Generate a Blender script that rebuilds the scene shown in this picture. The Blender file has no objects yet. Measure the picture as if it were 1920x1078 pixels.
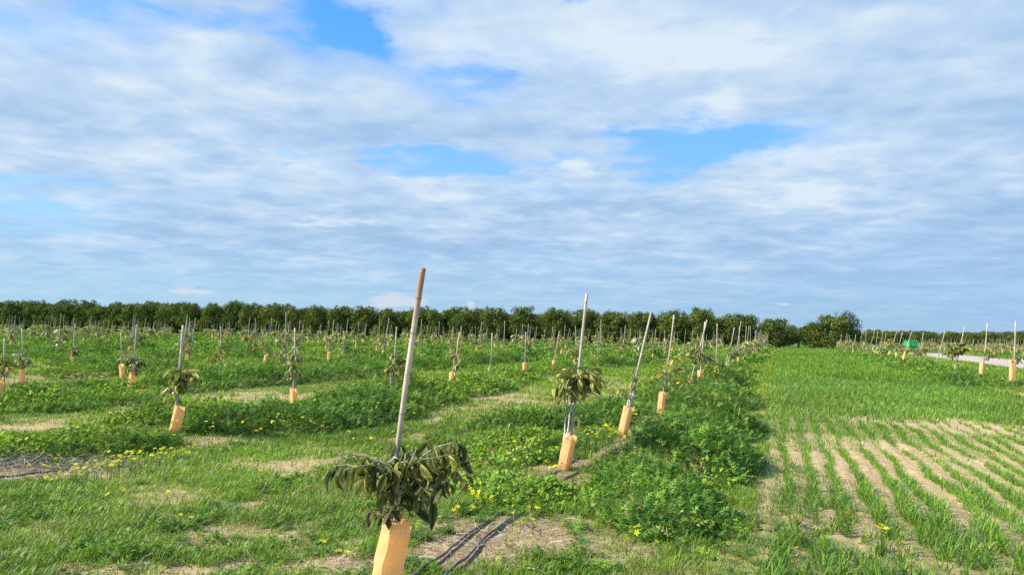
import bpy, math
import numpy as np
from mathutils import Vector, Matrix

R = math.radians
sc = bpy.context.scene
C = sc.collection

# ------------------------------------------------------------------ camera
F = 1397.0; CX = 960.0; CY = 539.0
PITCH = R(3.44); ROLL = R(1.13); EYE = 1.6
cd = bpy.data.cameras.new("camera"); cam = bpy.data.objects.new("camera", cd); C.objects.link(cam)
cd.sensor_width = 36.0; cd.lens = 36.0 * F / 1920.0; cd.clip_start = 0.05; cd.clip_end = 6000
cm = Matrix.Rotation(R(90) + PITCH, 3, 'X') @ Matrix.Rotation(ROLL, 3, 'Z')
cam.matrix_world = Matrix.Translation((0, 0, EYE)) @ cm.to_4x4()
sc.camera = cam
CM = np.array(cm)

def ray(px, py):
    v = CM @ np.array([(px - CX) / F, -(py - CY) / F, -1.0])
    return v / np.linalg.norm(v)

def P(px, py, z=0.0):
    d = ray(px, py); t = (z - EYE) / d[2]
    return (d[0] * t, d[1] * t)

# ------------------------------------------------------------------ sun
SUN_AZ = R(-100); SUN_EL = R(34)        # azimuth from +Y towards +X
sd = bpy.data.lights.new("sun", 'SUN'); sd.energy = 5.0; sd.angle = R(0.5); sd.color = (1.0, 0.91, 0.74)
sun = bpy.data.objects.new("sun", sd); C.objects.link(sun)
sv = Vector((math.sin(SUN_AZ) * math.cos(SUN_EL), math.cos(SUN_AZ) * math.cos(SUN_EL), math.sin(SUN_EL)))
sun.rotation_euler = sv.to_track_quat('Z', 'Y').to_euler(); sun.location = (0, 0, 50)

# ------------------------------------------------------------------ exposure
sc.view_settings.view_transform = 'Standard'; sc.view_settings.look = 'None'
sc.view_settings.exposure = 0.65; sc.view_settings.gamma = 1.0; sc.view_settings.use_curve_mapping = False
sc.render.engine = 'CYCLES'
sc.cycles.max_bounces = 5; sc.cycles.diffuse_bounces = 3; sc.cycles.transmission_bounces = 3
sc.cycles.caustics_reflective = False; sc.cycles.caustics_refractive = False
sc.cycles.use_denoising = False

# ------------------------------------------------------------------ node helpers
class NT:
    def __init__(s, tree): s.t = tree; s.n = tree.nodes; s.l = tree.links
    def new(s, typ, **kw):
        n = s.n.new(typ)
        for k, v in kw.items(): setattr(n, k, v)
        return n
    def put(s, sock, v):
        if isinstance(v, bpy.types.NodeSocket): s.l.new(v, sock)
        elif v is not None: sock.default_value = v
    def m(s, op, a, b=None, c=None, clamp=False):
        n = s.new('ShaderNodeMath', operation=op); n.use_clamp = clamp
        s.put(n.inputs[0], a); s.put(n.inputs[1], b); s.put(n.inputs[2], c)
        return n.outputs[0]
    def ss(s, v, lo, hi, a=0.0, b=1.0):
        n = s.new('ShaderNodeMapRange', interpolation_type='SMOOTHSTEP')
        s.put(n.inputs[0], v); n.inputs[1].default_value = lo; n.inputs[2].default_value = hi
        n.inputs[3].default_value = a; n.inputs[4].default_value = b
        return n.outputs[0]
    def noise(s, vec, scale, detail=4, rough=.5, dist=0.0, dim='3D'):
        n = s.new('ShaderNodeTexNoise', noise_dimensions=dim)
        s.put(n.inputs['Vector'], vec); n.inputs['Scale'].default_value = scale
        n.inputs['Detail'].default_value = detail; n.inputs['Roughness'].default_value = rough
        n.inputs['Distortion'].default_value = dist
        return n.outputs[0]
    def comb(s, x, y, z=0.0):
        n = s.new('ShaderNodeCombineXYZ')
        s.put(n.inputs[0], x); s.put(n.inputs[1], y); s.put(n.inputs[2], z)
        return n.outputs[0]
    def mix(s, f, a, b, blend='MIX'):
        n = s.new('ShaderNodeMix', data_type='RGBA', blend_type=blend)
        s.put(n.inputs[0], f)
        s.put(n.inputs[6], a if isinstance(a, bpy.types.NodeSocket) else (*a, 1))
        s.put(n.inputs[7], b if isinstance(b, bpy.types.NodeSocket) else (*b, 1))
        return n.outputs[2]

# ------------------------------------------------------------------ world: sky with a broken cloud layer
W = bpy.data.worlds.new("World"); sc.world = W; W.use_nodes = True
t = NT(W.node_tree); t.n.clear()
out = t.new('ShaderNodeOutputWorld'); bg = t.new('ShaderNodeBackground')
sky = t.new('ShaderNodeTexSky', sky_type='NISHITA'); sky.sun_disc = False
sky.sun_elevation = SUN_EL; sky.sun_rotation = SUN_AZ; sky.air_density = 1.0; sky.dust_density = 0.6; sky.ozone_density = 2.0
SKY_STRENGTH = 0.1
KX = 0.625      # the cloud layer's level against the exposure above
geo = t.new('ShaderNodeTexCoord'); sep = t.new('ShaderNodeSeparateXYZ'); t.l.new(geo.outputs['Generated'], sep.inputs[0])
X, Y, Z = sep.outputs
az = t.m('ARCTAN2', X, Y); el = t.m('ARCSINE', Z)
zc = t.m('ADD', t.m('MAXIMUM', Z, 0.0), 0.10)
qx = t.m('DIVIDE', X, zc); qy = t.m('DIVIDE', Y, zc); q = t.comb(qx, qy)
wob = t.m('SUBTRACT', t.noise(q, 3.2, 6, .6), .5); wob2 = t.m('SUBTRACT', t.noise(t.comb(qx, qy, 7.3), 2.6, 6, .62), .5)
azw = t.m('ADD', az, t.m('MULTIPLY', wob, .26)); elw = t.m('ADD', el, t.m('MULTIPLY', wob2, .11))

azm = t.m('ADD', az, t.m('MULTIPLY', wob, .02)); elm = t.m('ADD', el, t.m('MULTIPLY', wob2, .02))
def blob_sum(lst, azw=azw, elw=elw):
    acc = None
    for (px, py, rx, ry, st) in lst:
        d = ray(px, py); a0 = math.atan2(d[0], d[1]); e0 = math.asin(d[2])
        u = t.m('DIVIDE', t.m('SUBTRACT', azw, a0), rx / F); v = t.m('DIVIDE', t.m('SUBTRACT', elw, e0), ry / F)
        r2 = t.m('ADD', t.m('MULTIPLY', u, u), t.m('MULTIPLY', v, v))
        g = t.m('MULTIPLY', t.m('EXPONENT', t.m('MULTIPLY', r2, -1.0)), st)
        acc = g if acc is None else t.m('ADD', acc, g)
    return acc
GAPS = [(600, 30, 90, 48, 1.1), (665, 72, 62, 34, .9), (850, 145, 110, 26, .62), (1345, 262, 165, 36, 1.25), (1180, 238, 90, 16, .8),
        (1275, 302, 95, 20, 1.0), (1065, 308, 45, 12, .7), (870, 312, 120, 30, 1.3), (760, 288, 110, 12, .9), (705, 335, 40, 9, .7),
        (545, 303, 45, 9, .6), (60, 395, 120, 40, .9), (20, 318, 80, 14, .6), (135, 18, 50, 24, .5), (330, 40, 60, 20, .35), (440, 30, 50, 16, .5),
        (240, 0, 110, 12, .45), (760, 412, 70, 9, .4), (940, 494, 260, 14, .5), (1085, 4, 40, 12, .7), (960, 145, 30, 14, .4)]
WHITE = [(330, 190, 330, 60, .75), (400, 75, 90, 22, .8), (1530, 345, 120, 45, .9), (1060, 85, 210, 60, .5), (1400, 90, 260, 30, .8), (1350, 195, 40, 18, .7),
         (90, 290, 140, 22, .6), (620, 410, 60, 9, .9), (150, 60, 200, 26, .55), (880, 345, 230, 18, .55), (1100, 330, 60, 10, .7), (860, 60, 120, 60, .45)]
GREY = [(700, 240, 230, 26, .6), (1130, 392, 260, 16, .6), (1750, 470, 330, 90, .75), (1700, 230, 300, 40, .35), (600, 470, 500, 50, .5), (150, 240, 160, 12, .4)]
cov = t.m('SUBTRACT', t.m('MULTIPLY', t.noise(t.comb(qx, qy, 3.1), 1.15, 7, .58, .3), .9), t.m('MULTIPLY', blob_sum(GAPS), .42))
fine = t.noise(t.comb(qx, qy, 11.7), 6.0, 8, .6, .2)
cov = t.m('ADD', cov, t.m('MULTIPLY', t.m('SUBTRACT', fine, .5), .40))
# the cloud layer lies ahead of the photographer; overhead and behind the sky is mostly clear
ahead = t.ss(Y, -.25, .45)
low = t.ss(el, R(1.0), R(7.0))
lay = t.m('ADD', t.m('MULTIPLY', ahead, .24), t.m('MULTIPLY', t.ss(el, R(3), R(9)), .02))
over = t.ss(el, R(30), R(48))
lay = t.m('SUBTRACT', lay, t.m('MULTIPLY', over, .35))
dens = t.ss(t.m('ADD', cov, lay), .17, .69)
dens = t.m('MULTIPLY', dens, t.m('ADD', t.m('MULTIPLY', low, .75), .25))
# brightness inside the layer: lit tops and grey undersides
br = t.m('ADD', t.m('MULTIPLY', t.noise(t.comb(qx, qy, 21.0), 2.4, 6, .52, .3), 1.6), -.19)
br = t.m('ADD', br, t.m('MULTIPLY', t.m('SUBTRACT', t.noise(t.comb(qx, qy, 31.0), 7.0, 4, .5, .3), .5), .75))
br = t.m('ADD', br, t.m('MULTIPLY', blob_sum(WHITE), .40))
br = t.m('SUBTRACT', br, t.m('MULTIPLY', blob_sum(GREY), .5))
ramp = t.new('ShaderNodeValToRGB'); t.l.new(br, ramp.inputs[0]); e = ramp.color_ramp.elements
e[0].position = 0.0; e[0].color = (.35 * KX, .54 * KX, .78 * KX, 1); e[1].position = 1.0; e[1].color = (.74 * KX, .86 * KX, .97 * KX, 1)
k = e.new(.33); k.color = (.41 * KX, .60 * KX, .86 * KX, 1); k = e.new(.62); k.color = (.53 * KX, .70 * KX, .92 * KX, 1)
# clear air: Nishita, with the pale blue layer low over the land
skc = t.new('ShaderNodeVectorMath', operation='MULTIPLY'); t.l.new(sky.outputs[0], skc.inputs[0])
skc.inputs[1].default_value = (SKY_STRENGTH * .58, SKY_STRENGTH * 1.27, SKY_STRENGTH * 1.98)
hz = t.mix(t.m('MULTIPLY', t.ss(el, R(24), R(2)), t.m('ADD', t.m('MULTIPLY', ahead, .75), .15)), skc.outputs[0],
           t.mix(t.ss(az, R(-30), R(32)), tuple(KX * c for c in (.40, .63, .81)), tuple(KX * c for c in (.32, .50, .73))))
PUFF = [(735, 560, 46, 12, 1.3), (770, 566, 40, 9, .9), (700, 574, 40, 5, .7), (881, 574, 9, 9, 1.4), (365, 547, 48, 8, 1.3), (340, 541, 14, 5, .8), (1468, 571, 20, 4, 1.0), (1620, 583, 60, 7, .5),
        (30, 495, 36, 5, .6), (1780, 560, 110, 7, .3), (120, 515, 80, 7, .3)]
puff = t.ss(t.m('ADD', blob_sum(PUFF, azm, elm), t.m('MULTIPLY', t.m('SUBTRACT', fine, .5), .9)), .35, .95, 0, .75)
col = t.mix(dens, hz, ramp.outputs[0])
col = t.mix(puff, col, (.72 * KX, .77 * KX, .87 * KX))
t.l.new(col, bg.inputs[0]); bg.inputs[1].default_value = 1.0
t.l.new(bg.outputs[0], out.inputs[0])
W.cycles.sampling_method = 'MANUAL'; W.cycles.sample_map_resolution = 512

# ------------------------------------------------------------------ numpy noise and the field's layout
def hsh(i, j, s):
    i = i.astype(np.int64); j = j.astype(np.int64)
    n = (i * 374761393 + j * 668265263 + s * 974634777) & 0x7fffffff
    n = ((n ^ (n >> 13)) * 1274126177) & 0x7fffffff
    return ((n ^ (n >> 16)) & 0xffff) / 65535.0
def vn(x, y, s=0):
    i = np.floor(x); j = np.floor(y); u = x - i; v = y - j
    u = u * u * (3 - 2 * u); v = v * v * (3 - 2 * v)
    return (hsh(i, j, s) * (1 - u) * (1 - v) + hsh(i + 1, j, s) * u * (1 - v) + hsh(i, j + 1, s) * (1 - u) * v + hsh(i + 1, j + 1, s) * u * v)
def fbm(x, y, s=0, o=3):
    a = 0.0; w = 1.0; tot = 0.0
    for k in range(o):
        a = a + w * vn(x * 2 ** k, y * 2 ** k, s + k * 17); tot += w; w *= .5
    return a / tot
def sst(v, a, b):
    u = np.clip((v - a) / (b - a), 0, 1); return u * u * (3 - 2 * u)

DIR = R(20.0); DS, DC = math.sin(DIR), math.cos(DIR)
def LS(x, y): return x * DC - y * DS, x * DS + y * DC       # across the rows, along the rows
def XY(L, s): return L * DC + s * DS, -L * DS + s * DC
SPACE = 5.95
ROWS_L = [-2.3 - SPACE * k for k in range(0, 31)]
ROW_R = 7.4
ROAD = (13.3, 20.0)
ROWS_FAR = [24.5 + SPACE * k for k in range(0, 22)]
ORCH_S = 124.0

def row_d(L):
    """signed distance to the nearest tree row and whether we are on the near left row"""
    d = (L + 2.3) / SPACE; d = (d - np.round(d)) * SPACE
    d = np.where(L > 1.0, L - ROW_R, d)
    dr = (L - 24.5) / SPACE; dr = (dr - np.round(dr)) * SPACE
    return np.where(L > 21.5, dr, d)

# mounds of weed measured from the photo: (px, py of the foot, height, half width across, half length along)
MOUNDS = [(1215, 955, .36, .5, .8), (1290, 880, .58, .75, 1.3), (1330, 810, .60, .75, 1.5), (1345, 760, .52, .9, 2.0), (1365, 720, .42, .8, 2.4), (1255, 985, .25, .5, .7),
          (960, 860, .22, .8, 1.3), (1000, 950, .14, .5, .6), (920, 930, .14, .55, .5), (1130, 790, .22, .8, 1.5), (990, 800, .2, .7, 1.6), (1150, 770, .22, .4, 1.0),
          (650, 790, .55, .85, 1.3), (570, 806, .34, .7, .7), (450, 805, .40, .75, .9), (392, 815, .22, .4, .5), (262, 806, .28, .5, .5), (720, 778, .38, .6, 1.2), (240, 850, .16, .5, .7),
          (120, 850, .25, .7, .7), (30, 862, .25, .7, .6), (60, 770, .34, 1.0, 1.2), (190, 760, .2, .8, 1.0), (345, 775, .2, .8, 1.0), (490, 722, .48, .9, 2.2), (620, 712, .42, .8, 2.0), (300, 700, .4, 1.2, 1.8),
          (880, 740, .32, .8, 2.5), (930, 722, .38, .9, 2.5), (790, 760, .2, .7, 1.5), (1160, 685, .3, .8, 3), (1080, 700, .2, .8, 2.5),
          (180, 1060, .06, .6, .4), (1720, 715, .5, 1.2, 3), (1790, 722, .4, 1.1, 2.2), (1850, 712, .12, 1.0, 2.0), (1750, 700, .5, 1.2, 4), (1650, 690, .35, 1.1, 4)]
_M = []
for (px, py, h, w, l) in MOUNDS:
    x, y = P(px, py); L0, s0 = LS(x, y + l * .25); _M.append((L0, s0, h, w, l))
def weed_h(x, y):
    L, s = LS(x, y)
    d = row_d(L)
    n1 = fbm(x * .55, y * .55, 3, 3); n2 = fbm(x * .22 + 9, y * .22, 5, 2)
    wid = .45 + .75 * n1
    hgt = np.clip((n1 * .7 + n2 * .6 - .55), 0, 1) * 2.5
    g = hgt * np.exp(-(d / wid) ** 2) * (.85 - .35 * sst(s, 30, 60))
    near = sst(s, 9, 20)
    g = g * (near * .9 + .1)
    g = np.where((L > -.2) & (L < 5.8), g * .1, g); g = np.where((L > 5.8) & (L < 9.5) & (y < 29), g * .25, g)
    g = np.where((L > 12.3) & (L < 22.0), 0, g)
    g = np.where(s > ORCH_S - 7, 0, g)
    m = 0
    for (L0, s0, h, w, l) in _M:
        r2 = ((L - L0) / w) ** 2 + ((s - s0) / l) ** 2
        m = np.maximum(m, h * np.exp(-r2 ** 1.4) * (.75 + .5 * n1))
    H = np.maximum(g, m) * (.45 + .62 * vn(x * 1.9, y * 1.9, 12) + .38 * vn(x * 4.6, y * 4.6, 14))
    # the lush side of the near row stops sharply at the sown strip
    H = np.where((L > -.45) & (L < 5.5), H * (1 - sst(L, -.45, -.05)), H)
    H = H * sst(pipe_d(x, y), .12, .42)
    return H

# bare sand measured from the photo: (px, py, radius across, radius along)
BARES = [(990, 1015, .50, .50), (920, 1045, .45, .45), (1050, 985, .22, .30), (860, 1000, .25, .2), (640, 1066, .40, .18), (740, 1060, .25, .25), (330, 1074, .5, .10), (1142, 862, .36, .8), (1195, 822, .38, .8), (1268, 830, .16, .5),
         (1215, 795, .3, .9), (50, 890, .9, .42), (40, 806, 1.2, .55), (210, 765, .4, .3), (245, 738, .6, .5), (1860, 738, 1.3, 2.2), (1910, 758, 1.0, 1.6), (270, 828, .5, .22), (170, 842, .4, .25),
         (470, 945, .10, .10), (560, 985, .10, .06), (120, 1010, .15, .08), (40, 1035, .2, .06), (1040, 905, .14, .25), (1085, 925, .2, .3), (410, 1062, .8, .12), (700, 945, .1, .1)]
_B = []
for (px, py, w, l) in BARES:
    x, y = P(px, py); _B.append((x, y, w, l))
PIPE_PX = [(840, 1060), (900, 1028), (935, 1008), (1090, 882), (1130, 858), (1180, 832), (1222, 800), (1245, 786)]
PIPE_W = np.array([P(*p) for p in PIPE_PX])
def pipe_d(x, y):
    d = np.full(np.shape(x), 9.0)
    for i, (a, b) in enumerate(zip(PIPE_W[:-1], PIPE_W[1:])):
        if i == 2: continue        # overgrown between the first two saplings
        ab = b - a; t_ = np.clip(((x - a[0]) * ab[0] + (y - a[1]) * ab[1]) / (ab @ ab), 0, 1)
        d = np.minimum(d, np.hypot(x - a[0] - t_ * ab[0], y - a[1] - t_ * ab[1]))
    return d
def bare(x, y):
    """1 = naked sand"""
    b = np.zeros_like(x)
    wx = x + (fbm(x * 3, y * 3, 31) - .5) * .5; wy = y + (fbm(x * 3 + 5, y * 3, 37) - .5) * .6
    for (x0, y0, w, l) in _B:
        b = np.maximum(b, np.exp(-(((wx - x0) / w) ** 2 + ((wy - y0) / l) ** 2) ** 1.5))
    b = np.maximum(b, 1 - sst(pipe_d(x, y) + (fbm(x * 2, y * 2, 39) - .5) * .5,   .12, .34))
    L, s = LS(x, y)
    n = fbm(x * .8, y * .5, 41, 4)
    strip = (L > -.2) & (L < 6.3)
    g = sst(n, .64, .78) * (1 - sst(y, 30, 70) * .7)
    b = np.maximum(b, np.where(strip, 0, g * .28))
    return b
def sandy_strip(x, y):
    """how far the sown strip shows its sand between the crop rows"""
    L, s = LS(x, y)
    n = fbm(x * .7 + 3, y * .4, 51, 3)
    a = (1 - sst(y + (n - .5) * 6, 12.0, 15.5)) * sst(L + (n - .5) * 2.0, -.1, .5)
    far_r = (1 - sst(y + (n - .5) * 8, 15, 20)) * sst(L, 4.0, 5.5) * sst(n, .4, .6)
    near = .68 + .32 * sst(y + (n - .5) * 3.0, 6.8, 8.6)
    return np.maximum(a * near * .9, far_r * .1) * (.34 + .95 * sst(fbm(x * 1.2, y * .8, 57, 3), .34, .60))

def zg(x, y):
    L, s = LS(x, y)
    d = row_d(L)
    near = 1 - sst(y, 40, 90)
    z = (fbm(x * .45, y * .45, 61, 3) - .5) * .10 * near
    z = z + .05 * np.exp(-(d / .8) ** 2) * near
    z = z + (fbm(x * 5, y * 5, 67, 2) - .5) * .035 * (1 - sst(y, 12, 22))
    ph = (L / .27) * 2 * math.pi
    z = z - .012 * np.cos(ph) * ((L > -.2) & (L < 6.4)) * (1 - sst(y, 11, 16))
    z = z + .03 * np.exp(-((L - ROAD[0]) / .4) ** 2) + .03 * np.exp(-((L - ROAD[1]) / .4) ** 2)
    return z
def zg1(x, y): return float(zg(np.array([x], float), np.array([y], float))[0])

# ------------------------------------------------------------------ mesh helpers
def mk(name, V, T, mats, col=None, mi=None, parent=None, smooth=False, link=True):
    me = bpy.data.meshes.new(name)
    V = np.ascontiguousarray(V, np.float32); T = np.ascontiguousarray(T, np.int32)
    me.vertices.add(len(V)); me.vertices.foreach_set('co', V.ravel())
    me.loops.add(T.size); me.loops.foreach_set('vertex_index', T.ravel())
    me.polygons.add(len(T)); k = T.shape[1]
    me.polygons.foreach_set('loop_start', np.arange(0, T.size, k, dtype=np.int32))
    if mi is not None: me.polygons.foreach_set('material_index', np.asarray(mi, np.int32))
    me.polygons.foreach_set('use_smooth', np.full(len(T), bool(smooth)))
    me.update(calc_edges=True)
    if col is not None:
        a = me.attributes.new('tint', 'FLOAT_COLOR', 'POINT')
        c = np.ones((len(V), 4), np.float32); c[:, :3] = col; a.data.foreach_set('color', c.ravel())
    for m_ in (mats if isinstance(mats, (list, tuple)) else [mats]): me.materials.append(m_)
    o = bpy.data.objects.new(name, me)
    if link: C.objects.link(o)
    if parent is not None: o.parent = parent
    return o

class Geo:
    """collects vertices, triangles, colours and material slots"""
    def __init__(s): s.V = []; s.T = []; s.Cc = []; s.M = []; s.n = 0
    def add(s, V, T, col=(1, 1, 1), m=0):
        V = np.asarray(V, float).reshape(-1, 3); T = np.asarray(T, int).reshape(-1, 3)
        s.V.append(V); s.T.append(T + s.n); s.n += len(V)
        c = np.asarray(col, float); s.Cc.append(np.broadcast_to(c, (len(V), 3))); s.M.append(np.full(len(T), m))
    def tube(s, pts, rad, sides=6, col=(1, 1, 1), m=0, cap=True):
        pts = np.asarray(pts, float); n = len(pts); rad = np.broadcast_to(np.asarray(rad, float), (n,))
        tg = np.gradient(pts, axis=0); tg /= np.linalg.norm(tg, axis=1)[:, None] + 1e-9
        ref = np.where(np.abs(tg[:, 2:3]) > .9, np.array([[1., 0, 0]]), np.array([[0, 0, 1.]]))
        a = np.cross(tg, ref); a /= np.linalg.norm(a, axis=1)[:, None]; b = np.cross(tg, a)
        th = np.arange(sides) / sides * 2 * math.pi
        V = pts[:, None] + rad[:, None, None] * (np.cos(th)[None, :, None] * a[:, None] + np.sin(th)[None, :, None] * b[:, None])
        V = V.reshape(-1, 3); T = []
        for i in range(n - 1):
            for j in range(sides):
                p, q_ = i * sides + j, i * sides + (j + 1) % sides
                T += [(p, q_, q_ + sides), (p, q_ + sides, p + sides)]
        if cap:
            V = np.vstack([V, pts[-1:] , pts[:1]]); k = n * sides
            for j in range(sides):
                T.append(((n - 1) * sides + j, (n - 1) * sides + (j + 1) % sides, k))
                T.append(((j + 1) % sides, j, k + 1))
        if np.ndim(col) == 2:
            cc = np.repeat(np.asarray(col), sides, 0)
            if cap: cc = np.vstack([cc, col[-1:], col[:1]])
            col = cc
        s.add(V, T, col, m)
    def box(s, c, h, col=(1, 1, 1), m=0, taper=1.0):
        c = np.asarray(c, float); hx, hy, hz_ = h; V = []
        for z in (-1, 1):
            k = taper if z < 0 else 1.0
            for (x, y) in ((-1, -1), (1, -1), (1, 1), (-1, 1)): V.append(c + np.array([x * hx * k, y * hy * k, z * hz_]))
        T = [(0, 2, 1), (0, 3, 2), (4, 5, 6), (4, 6, 7)]
        for j in range(4):
            p, q_ = j, (j + 1) % 4; T += [(p, q_, q_ + 4), (p, q_ + 4, p + 4)]
        s.add(V, T, col, m)
    def obj(s, name, mats, parent=None, smooth=False, link=True):
        return mk(name, np.vstack(s.V), np.vstack(s.T), mats, np.vstack(s.Cc), np.concatenate(s.M), parent, smooth, link)

def scatter(tv, tt, pos, rot, scl, col, tcol=None):
    """copies of one small template -> arrays"""
    N = len(pos); n = len(tv)
    scl = np.asarray(scl, float)
    S = scl[:, None, None] if scl.ndim == 1 else scl[:, None, :]
    V = np.einsum('nij,nkj->nki', rot, tv[None] * S) + pos[:, None]
    T = tt[None] + (np.arange(N) * n)[:, None, None]
    Cc = np.repeat(col, n, 0)
    if tcol is not None: Cc = Cc * np.tile(tcol, (N, 1))
    return V.reshape(-1, 3), T.reshape(-1, 3), Cc
def frames(fw, roll=None, up=(0, 0, 1)):
    """matrices whose y axis is fw and whose z axis leans to up"""
    fw = fw / (np.linalg.norm(fw, axis=1)[:, None] + 1e-9)
    upv = np.broadcast_to(np.asarray(up, float), fw.shape)
    x = np.cross(fw, upv); nx = np.linalg.norm(x, axis=1)[:, None]
    x = np.where(nx < 1e-3, np.array([[1., 0, 0]]), x / (nx + 1e-9)); z = np.cross(x, fw)
    if roll is not None:
        c, s_ = np.cos(roll)[:, None], np.sin(roll)[:, None]
        x, z = x * c + z * s_, z * c - x * s_
    return np.stack([x, fw, z], axis=2)
def strip(n, wf, curve, fold=0.0):
    """a leaf or blade along +y, length 1, half width wf(t), bent down by curve"""
    V = []; T = []
    th = 0.0; p = np.array([0., 0., 0.])
    for i in range(n + 1):
        tt_ = i / n; w = wf(tt_)
        if fold is None: V += [(-w, p[1], p[2]), (w, p[1], p[2])]
        else: V += [(-w, p[1], p[2] + fold * w), (0, p[1], p[2]), (w, p[1], p[2] + fold * w)]
        th = -curve * (i + .5) / n; p = p + np.array([0, math.cos(th), math.sin(th)]) / n
    k = 2 if fold is None else 3
    for i in range(n):
        for j in range(k - 1):
            a = i * k + j; T += [(a, a + 1, a + k + 1), (a, a + k + 1, a + k)]
    return np.array(V, float), np.array(T, int)
def blade(n, curve, w=.05):
    V = []; T = []; p = np.array([0., 0.]);
    for i in range(n):
        ww = w * (1 - .35 * (i / n)); V += [(-ww, p[0], p[1]), (ww, p[0], p[1])]
        th = -curve * (i + .5) / n; p = p + np.array([math.cos(th), math.sin(th)]) / n
    V.append((0, p[0], p[1]))
    for i in range(n - 1):
        a = 2 * i; T += [(a, a + 1, a + 3), (a, a + 3, a + 2)]
    T.append((2 * n - 2, 2 * n - 1, 2 * n))
    return np.array(V, float), np.array(T, int)

def tag(o, label=None, cat=None, group=None, kind=None):
    if label: o['label'] = label
    if cat: o['category'] = cat
    if group: o['group'] = group
    if kind: o['kind'] = kind
    return o

# ------------------------------------------------------------------ materials
def leaf_mat(name, trans=.35, gloss=.08, rough=.45, under=None, noise_s=6.0, sat=1.0):
    m = bpy.data.materials.new(name); m.use_nodes = True; t = NT(m.node_tree); t.n.clear()
    o = t.new('ShaderNodeOutputMaterial'); at = t.new('ShaderNodeAttribute', attribute_name='tint')
    tc = t.new('ShaderNodeTexCoord')
    f = t.ss(t.noise(tc.outputs['Object'], noise_s, 3, .6), .3, .7, .78, 1.2)
    vm = t.new('ShaderNodeVectorMath', operation='SCALE'); t.l.new(at.outputs[0], vm.inputs[0]); t.l.new(f, vm.inputs[3])
    c = vm.outputs[0]
    if under:
        g = t.new('ShaderNodeNewGeometry'); c = t.mix(t.m('MULTIPLY', g.outputs['Backfacing'], .75), c, under)
    d = t.new('ShaderNodeBsdfDiffuse'); t.l.new(c, d.inputs[0])
    tr = t.new('ShaderNodeBsdfTranslucent')
    t.l.new(t.mix(1.0, c, (1.15, 1.25, .55), 'MULTIPLY'), tr.inputs[0])
    gl = t.new('ShaderNodeBsdfGlossy'); gl.inputs['Roughness'].default_value = rough; gl.inputs[0].default_value = (1, 1, 1, 1)
    a = t.new('ShaderNodeMixShader'); a.inputs[0].default_value = trans; t.l.new(d.outputs[0], a.inputs[1]); t.l.new(tr.outputs[0], a.inputs[2])
    b = t.new('ShaderNodeMixShader'); fr = t.new('ShaderNodeFresnel'); fr.inputs[0].default_value = 1.35
    t.l.new(t.m('MULTIPLY', fr.outputs[0], gloss * 8, clamp=True), b.inputs[0]); t.l.new(a.outputs[0], b.inputs[1]); t.l.new(gl.outputs[0], b.inputs[2])
    t.l.new(b.outputs[0], o.inputs[0]); return m

def pmat(name, base, rough=.7, attr=False, nscale=8.0, namt=.25, bump=0.0, bscale=40.0, trans=0.0, stretch=None, spec=.4):
    m = bpy.data.materials.new(name); m.use_nodes = True; t = NT(m.node_tree)
    b = t.n['Principled BSDF']; b.inputs['Roughness'].default_value = rough; b.inputs['Specular IOR Level'].default_value = spec
    tc = t.new('ShaderNodeTexCoord'); v = tc.outputs['Object']
    if stretch:
        mp = t.new('ShaderNodeMapping'); mp.inputs['Scale'].default_value = stretch; t.l.new(v, mp.inputs[0]); v = mp.outputs[0]
    n = t.noise(v, nscale, 5, .6)
    f = t.ss(n, .25, .75, 1 - namt, 1 + namt)
    vm = t.new('ShaderNodeVectorMath', operation='SCALE')
    if attr:
        at = t.new('ShaderNodeAttribute', attribute_name='tint'); t.l.new(at.outputs[0], vm.inputs[0])
    else: vm.inputs[0].default_value = base
    t.l.new(f, vm.inputs[3]); t.l.new(vm.outputs[0], b.inputs['Base Color'])
    if bump:
        bn = t.new('ShaderNodeBump'); bn.inputs['Strength'].default_value = bump; bn.inputs['Distance'].default_value = .01
        t.l.new(t.noise(v, bscale, 5, .6), bn.inputs['Height']); t.l.new(bn.outputs[0], b.inputs['Normal'])
    if trans:
        o = t.n['Material Output']; tr = t.new('ShaderNodeBsdfTranslucent'); tr.inputs[0].default_value = (1.0, .67, .30, 1)
        mx = t.new('ShaderNodeMixShader'); mx.inputs[0].default_value = trans
        t.l.new(b.outputs[0], mx.inputs[1]); t.l.new(tr.outputs[0], mx.inputs[2]); t.l.new(mx.outputs[0], o.inputs[0])
    return m

M_GRASS = leaf_mat('grass_blades', .35, .008, .6)
M_WEED = leaf_mat('weed_leaves', .32, .012, .6)
M_AVO = leaf_mat('avocado_leaves', .28, .035, .42, under=(.24, .26, .07), noise_s=14)
M_CROWN = leaf_mat('orchard_leaves', .25, .01, .6)
M_FLOWER = leaf_mat('yellow_petals', .3, .02, .6)
M_DRY = pmat('dry_stalks', (.4, .33, .22), .8, attr=True, nscale=20)
M_BARK = pmat('bark', (.12, .09, .06), .9, attr=True, nscale=12, bump=.5, bscale=30)
M_WASH = pmat('whitewashed_bark', (.6, .58, .52), .85, attr=True, nscale=30, namt=.3, bump=.3)
M_BAMBOO = pmat('bamboo', (.45, .36, .24), .55, attr=True, nscale=14, namt=.3, bump=.25, bscale=60, stretch=(1, 1, .12))
M_GUARD = pmat('tree_sleeve', (.80, .60, .34), .75, attr=True, nscale=9, namt=.10, bump=.12, bscale=25, trans=.52, spec=.2)
M_STAPLE = pmat('black_wire', (.02, .02, .02), .5)
M_PIPE = pmat('dusty_black_pipe', (.05, .05, .055), .6, attr=True, nscale=35, namt=.55, bump=.2)
M_GREEN = pmat('green_paint', (.02, .42, .14), .45, nscale=3, namt=.2)
M_RUBBER = pmat('rubber', (.02, .02, .02), .85)
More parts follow.
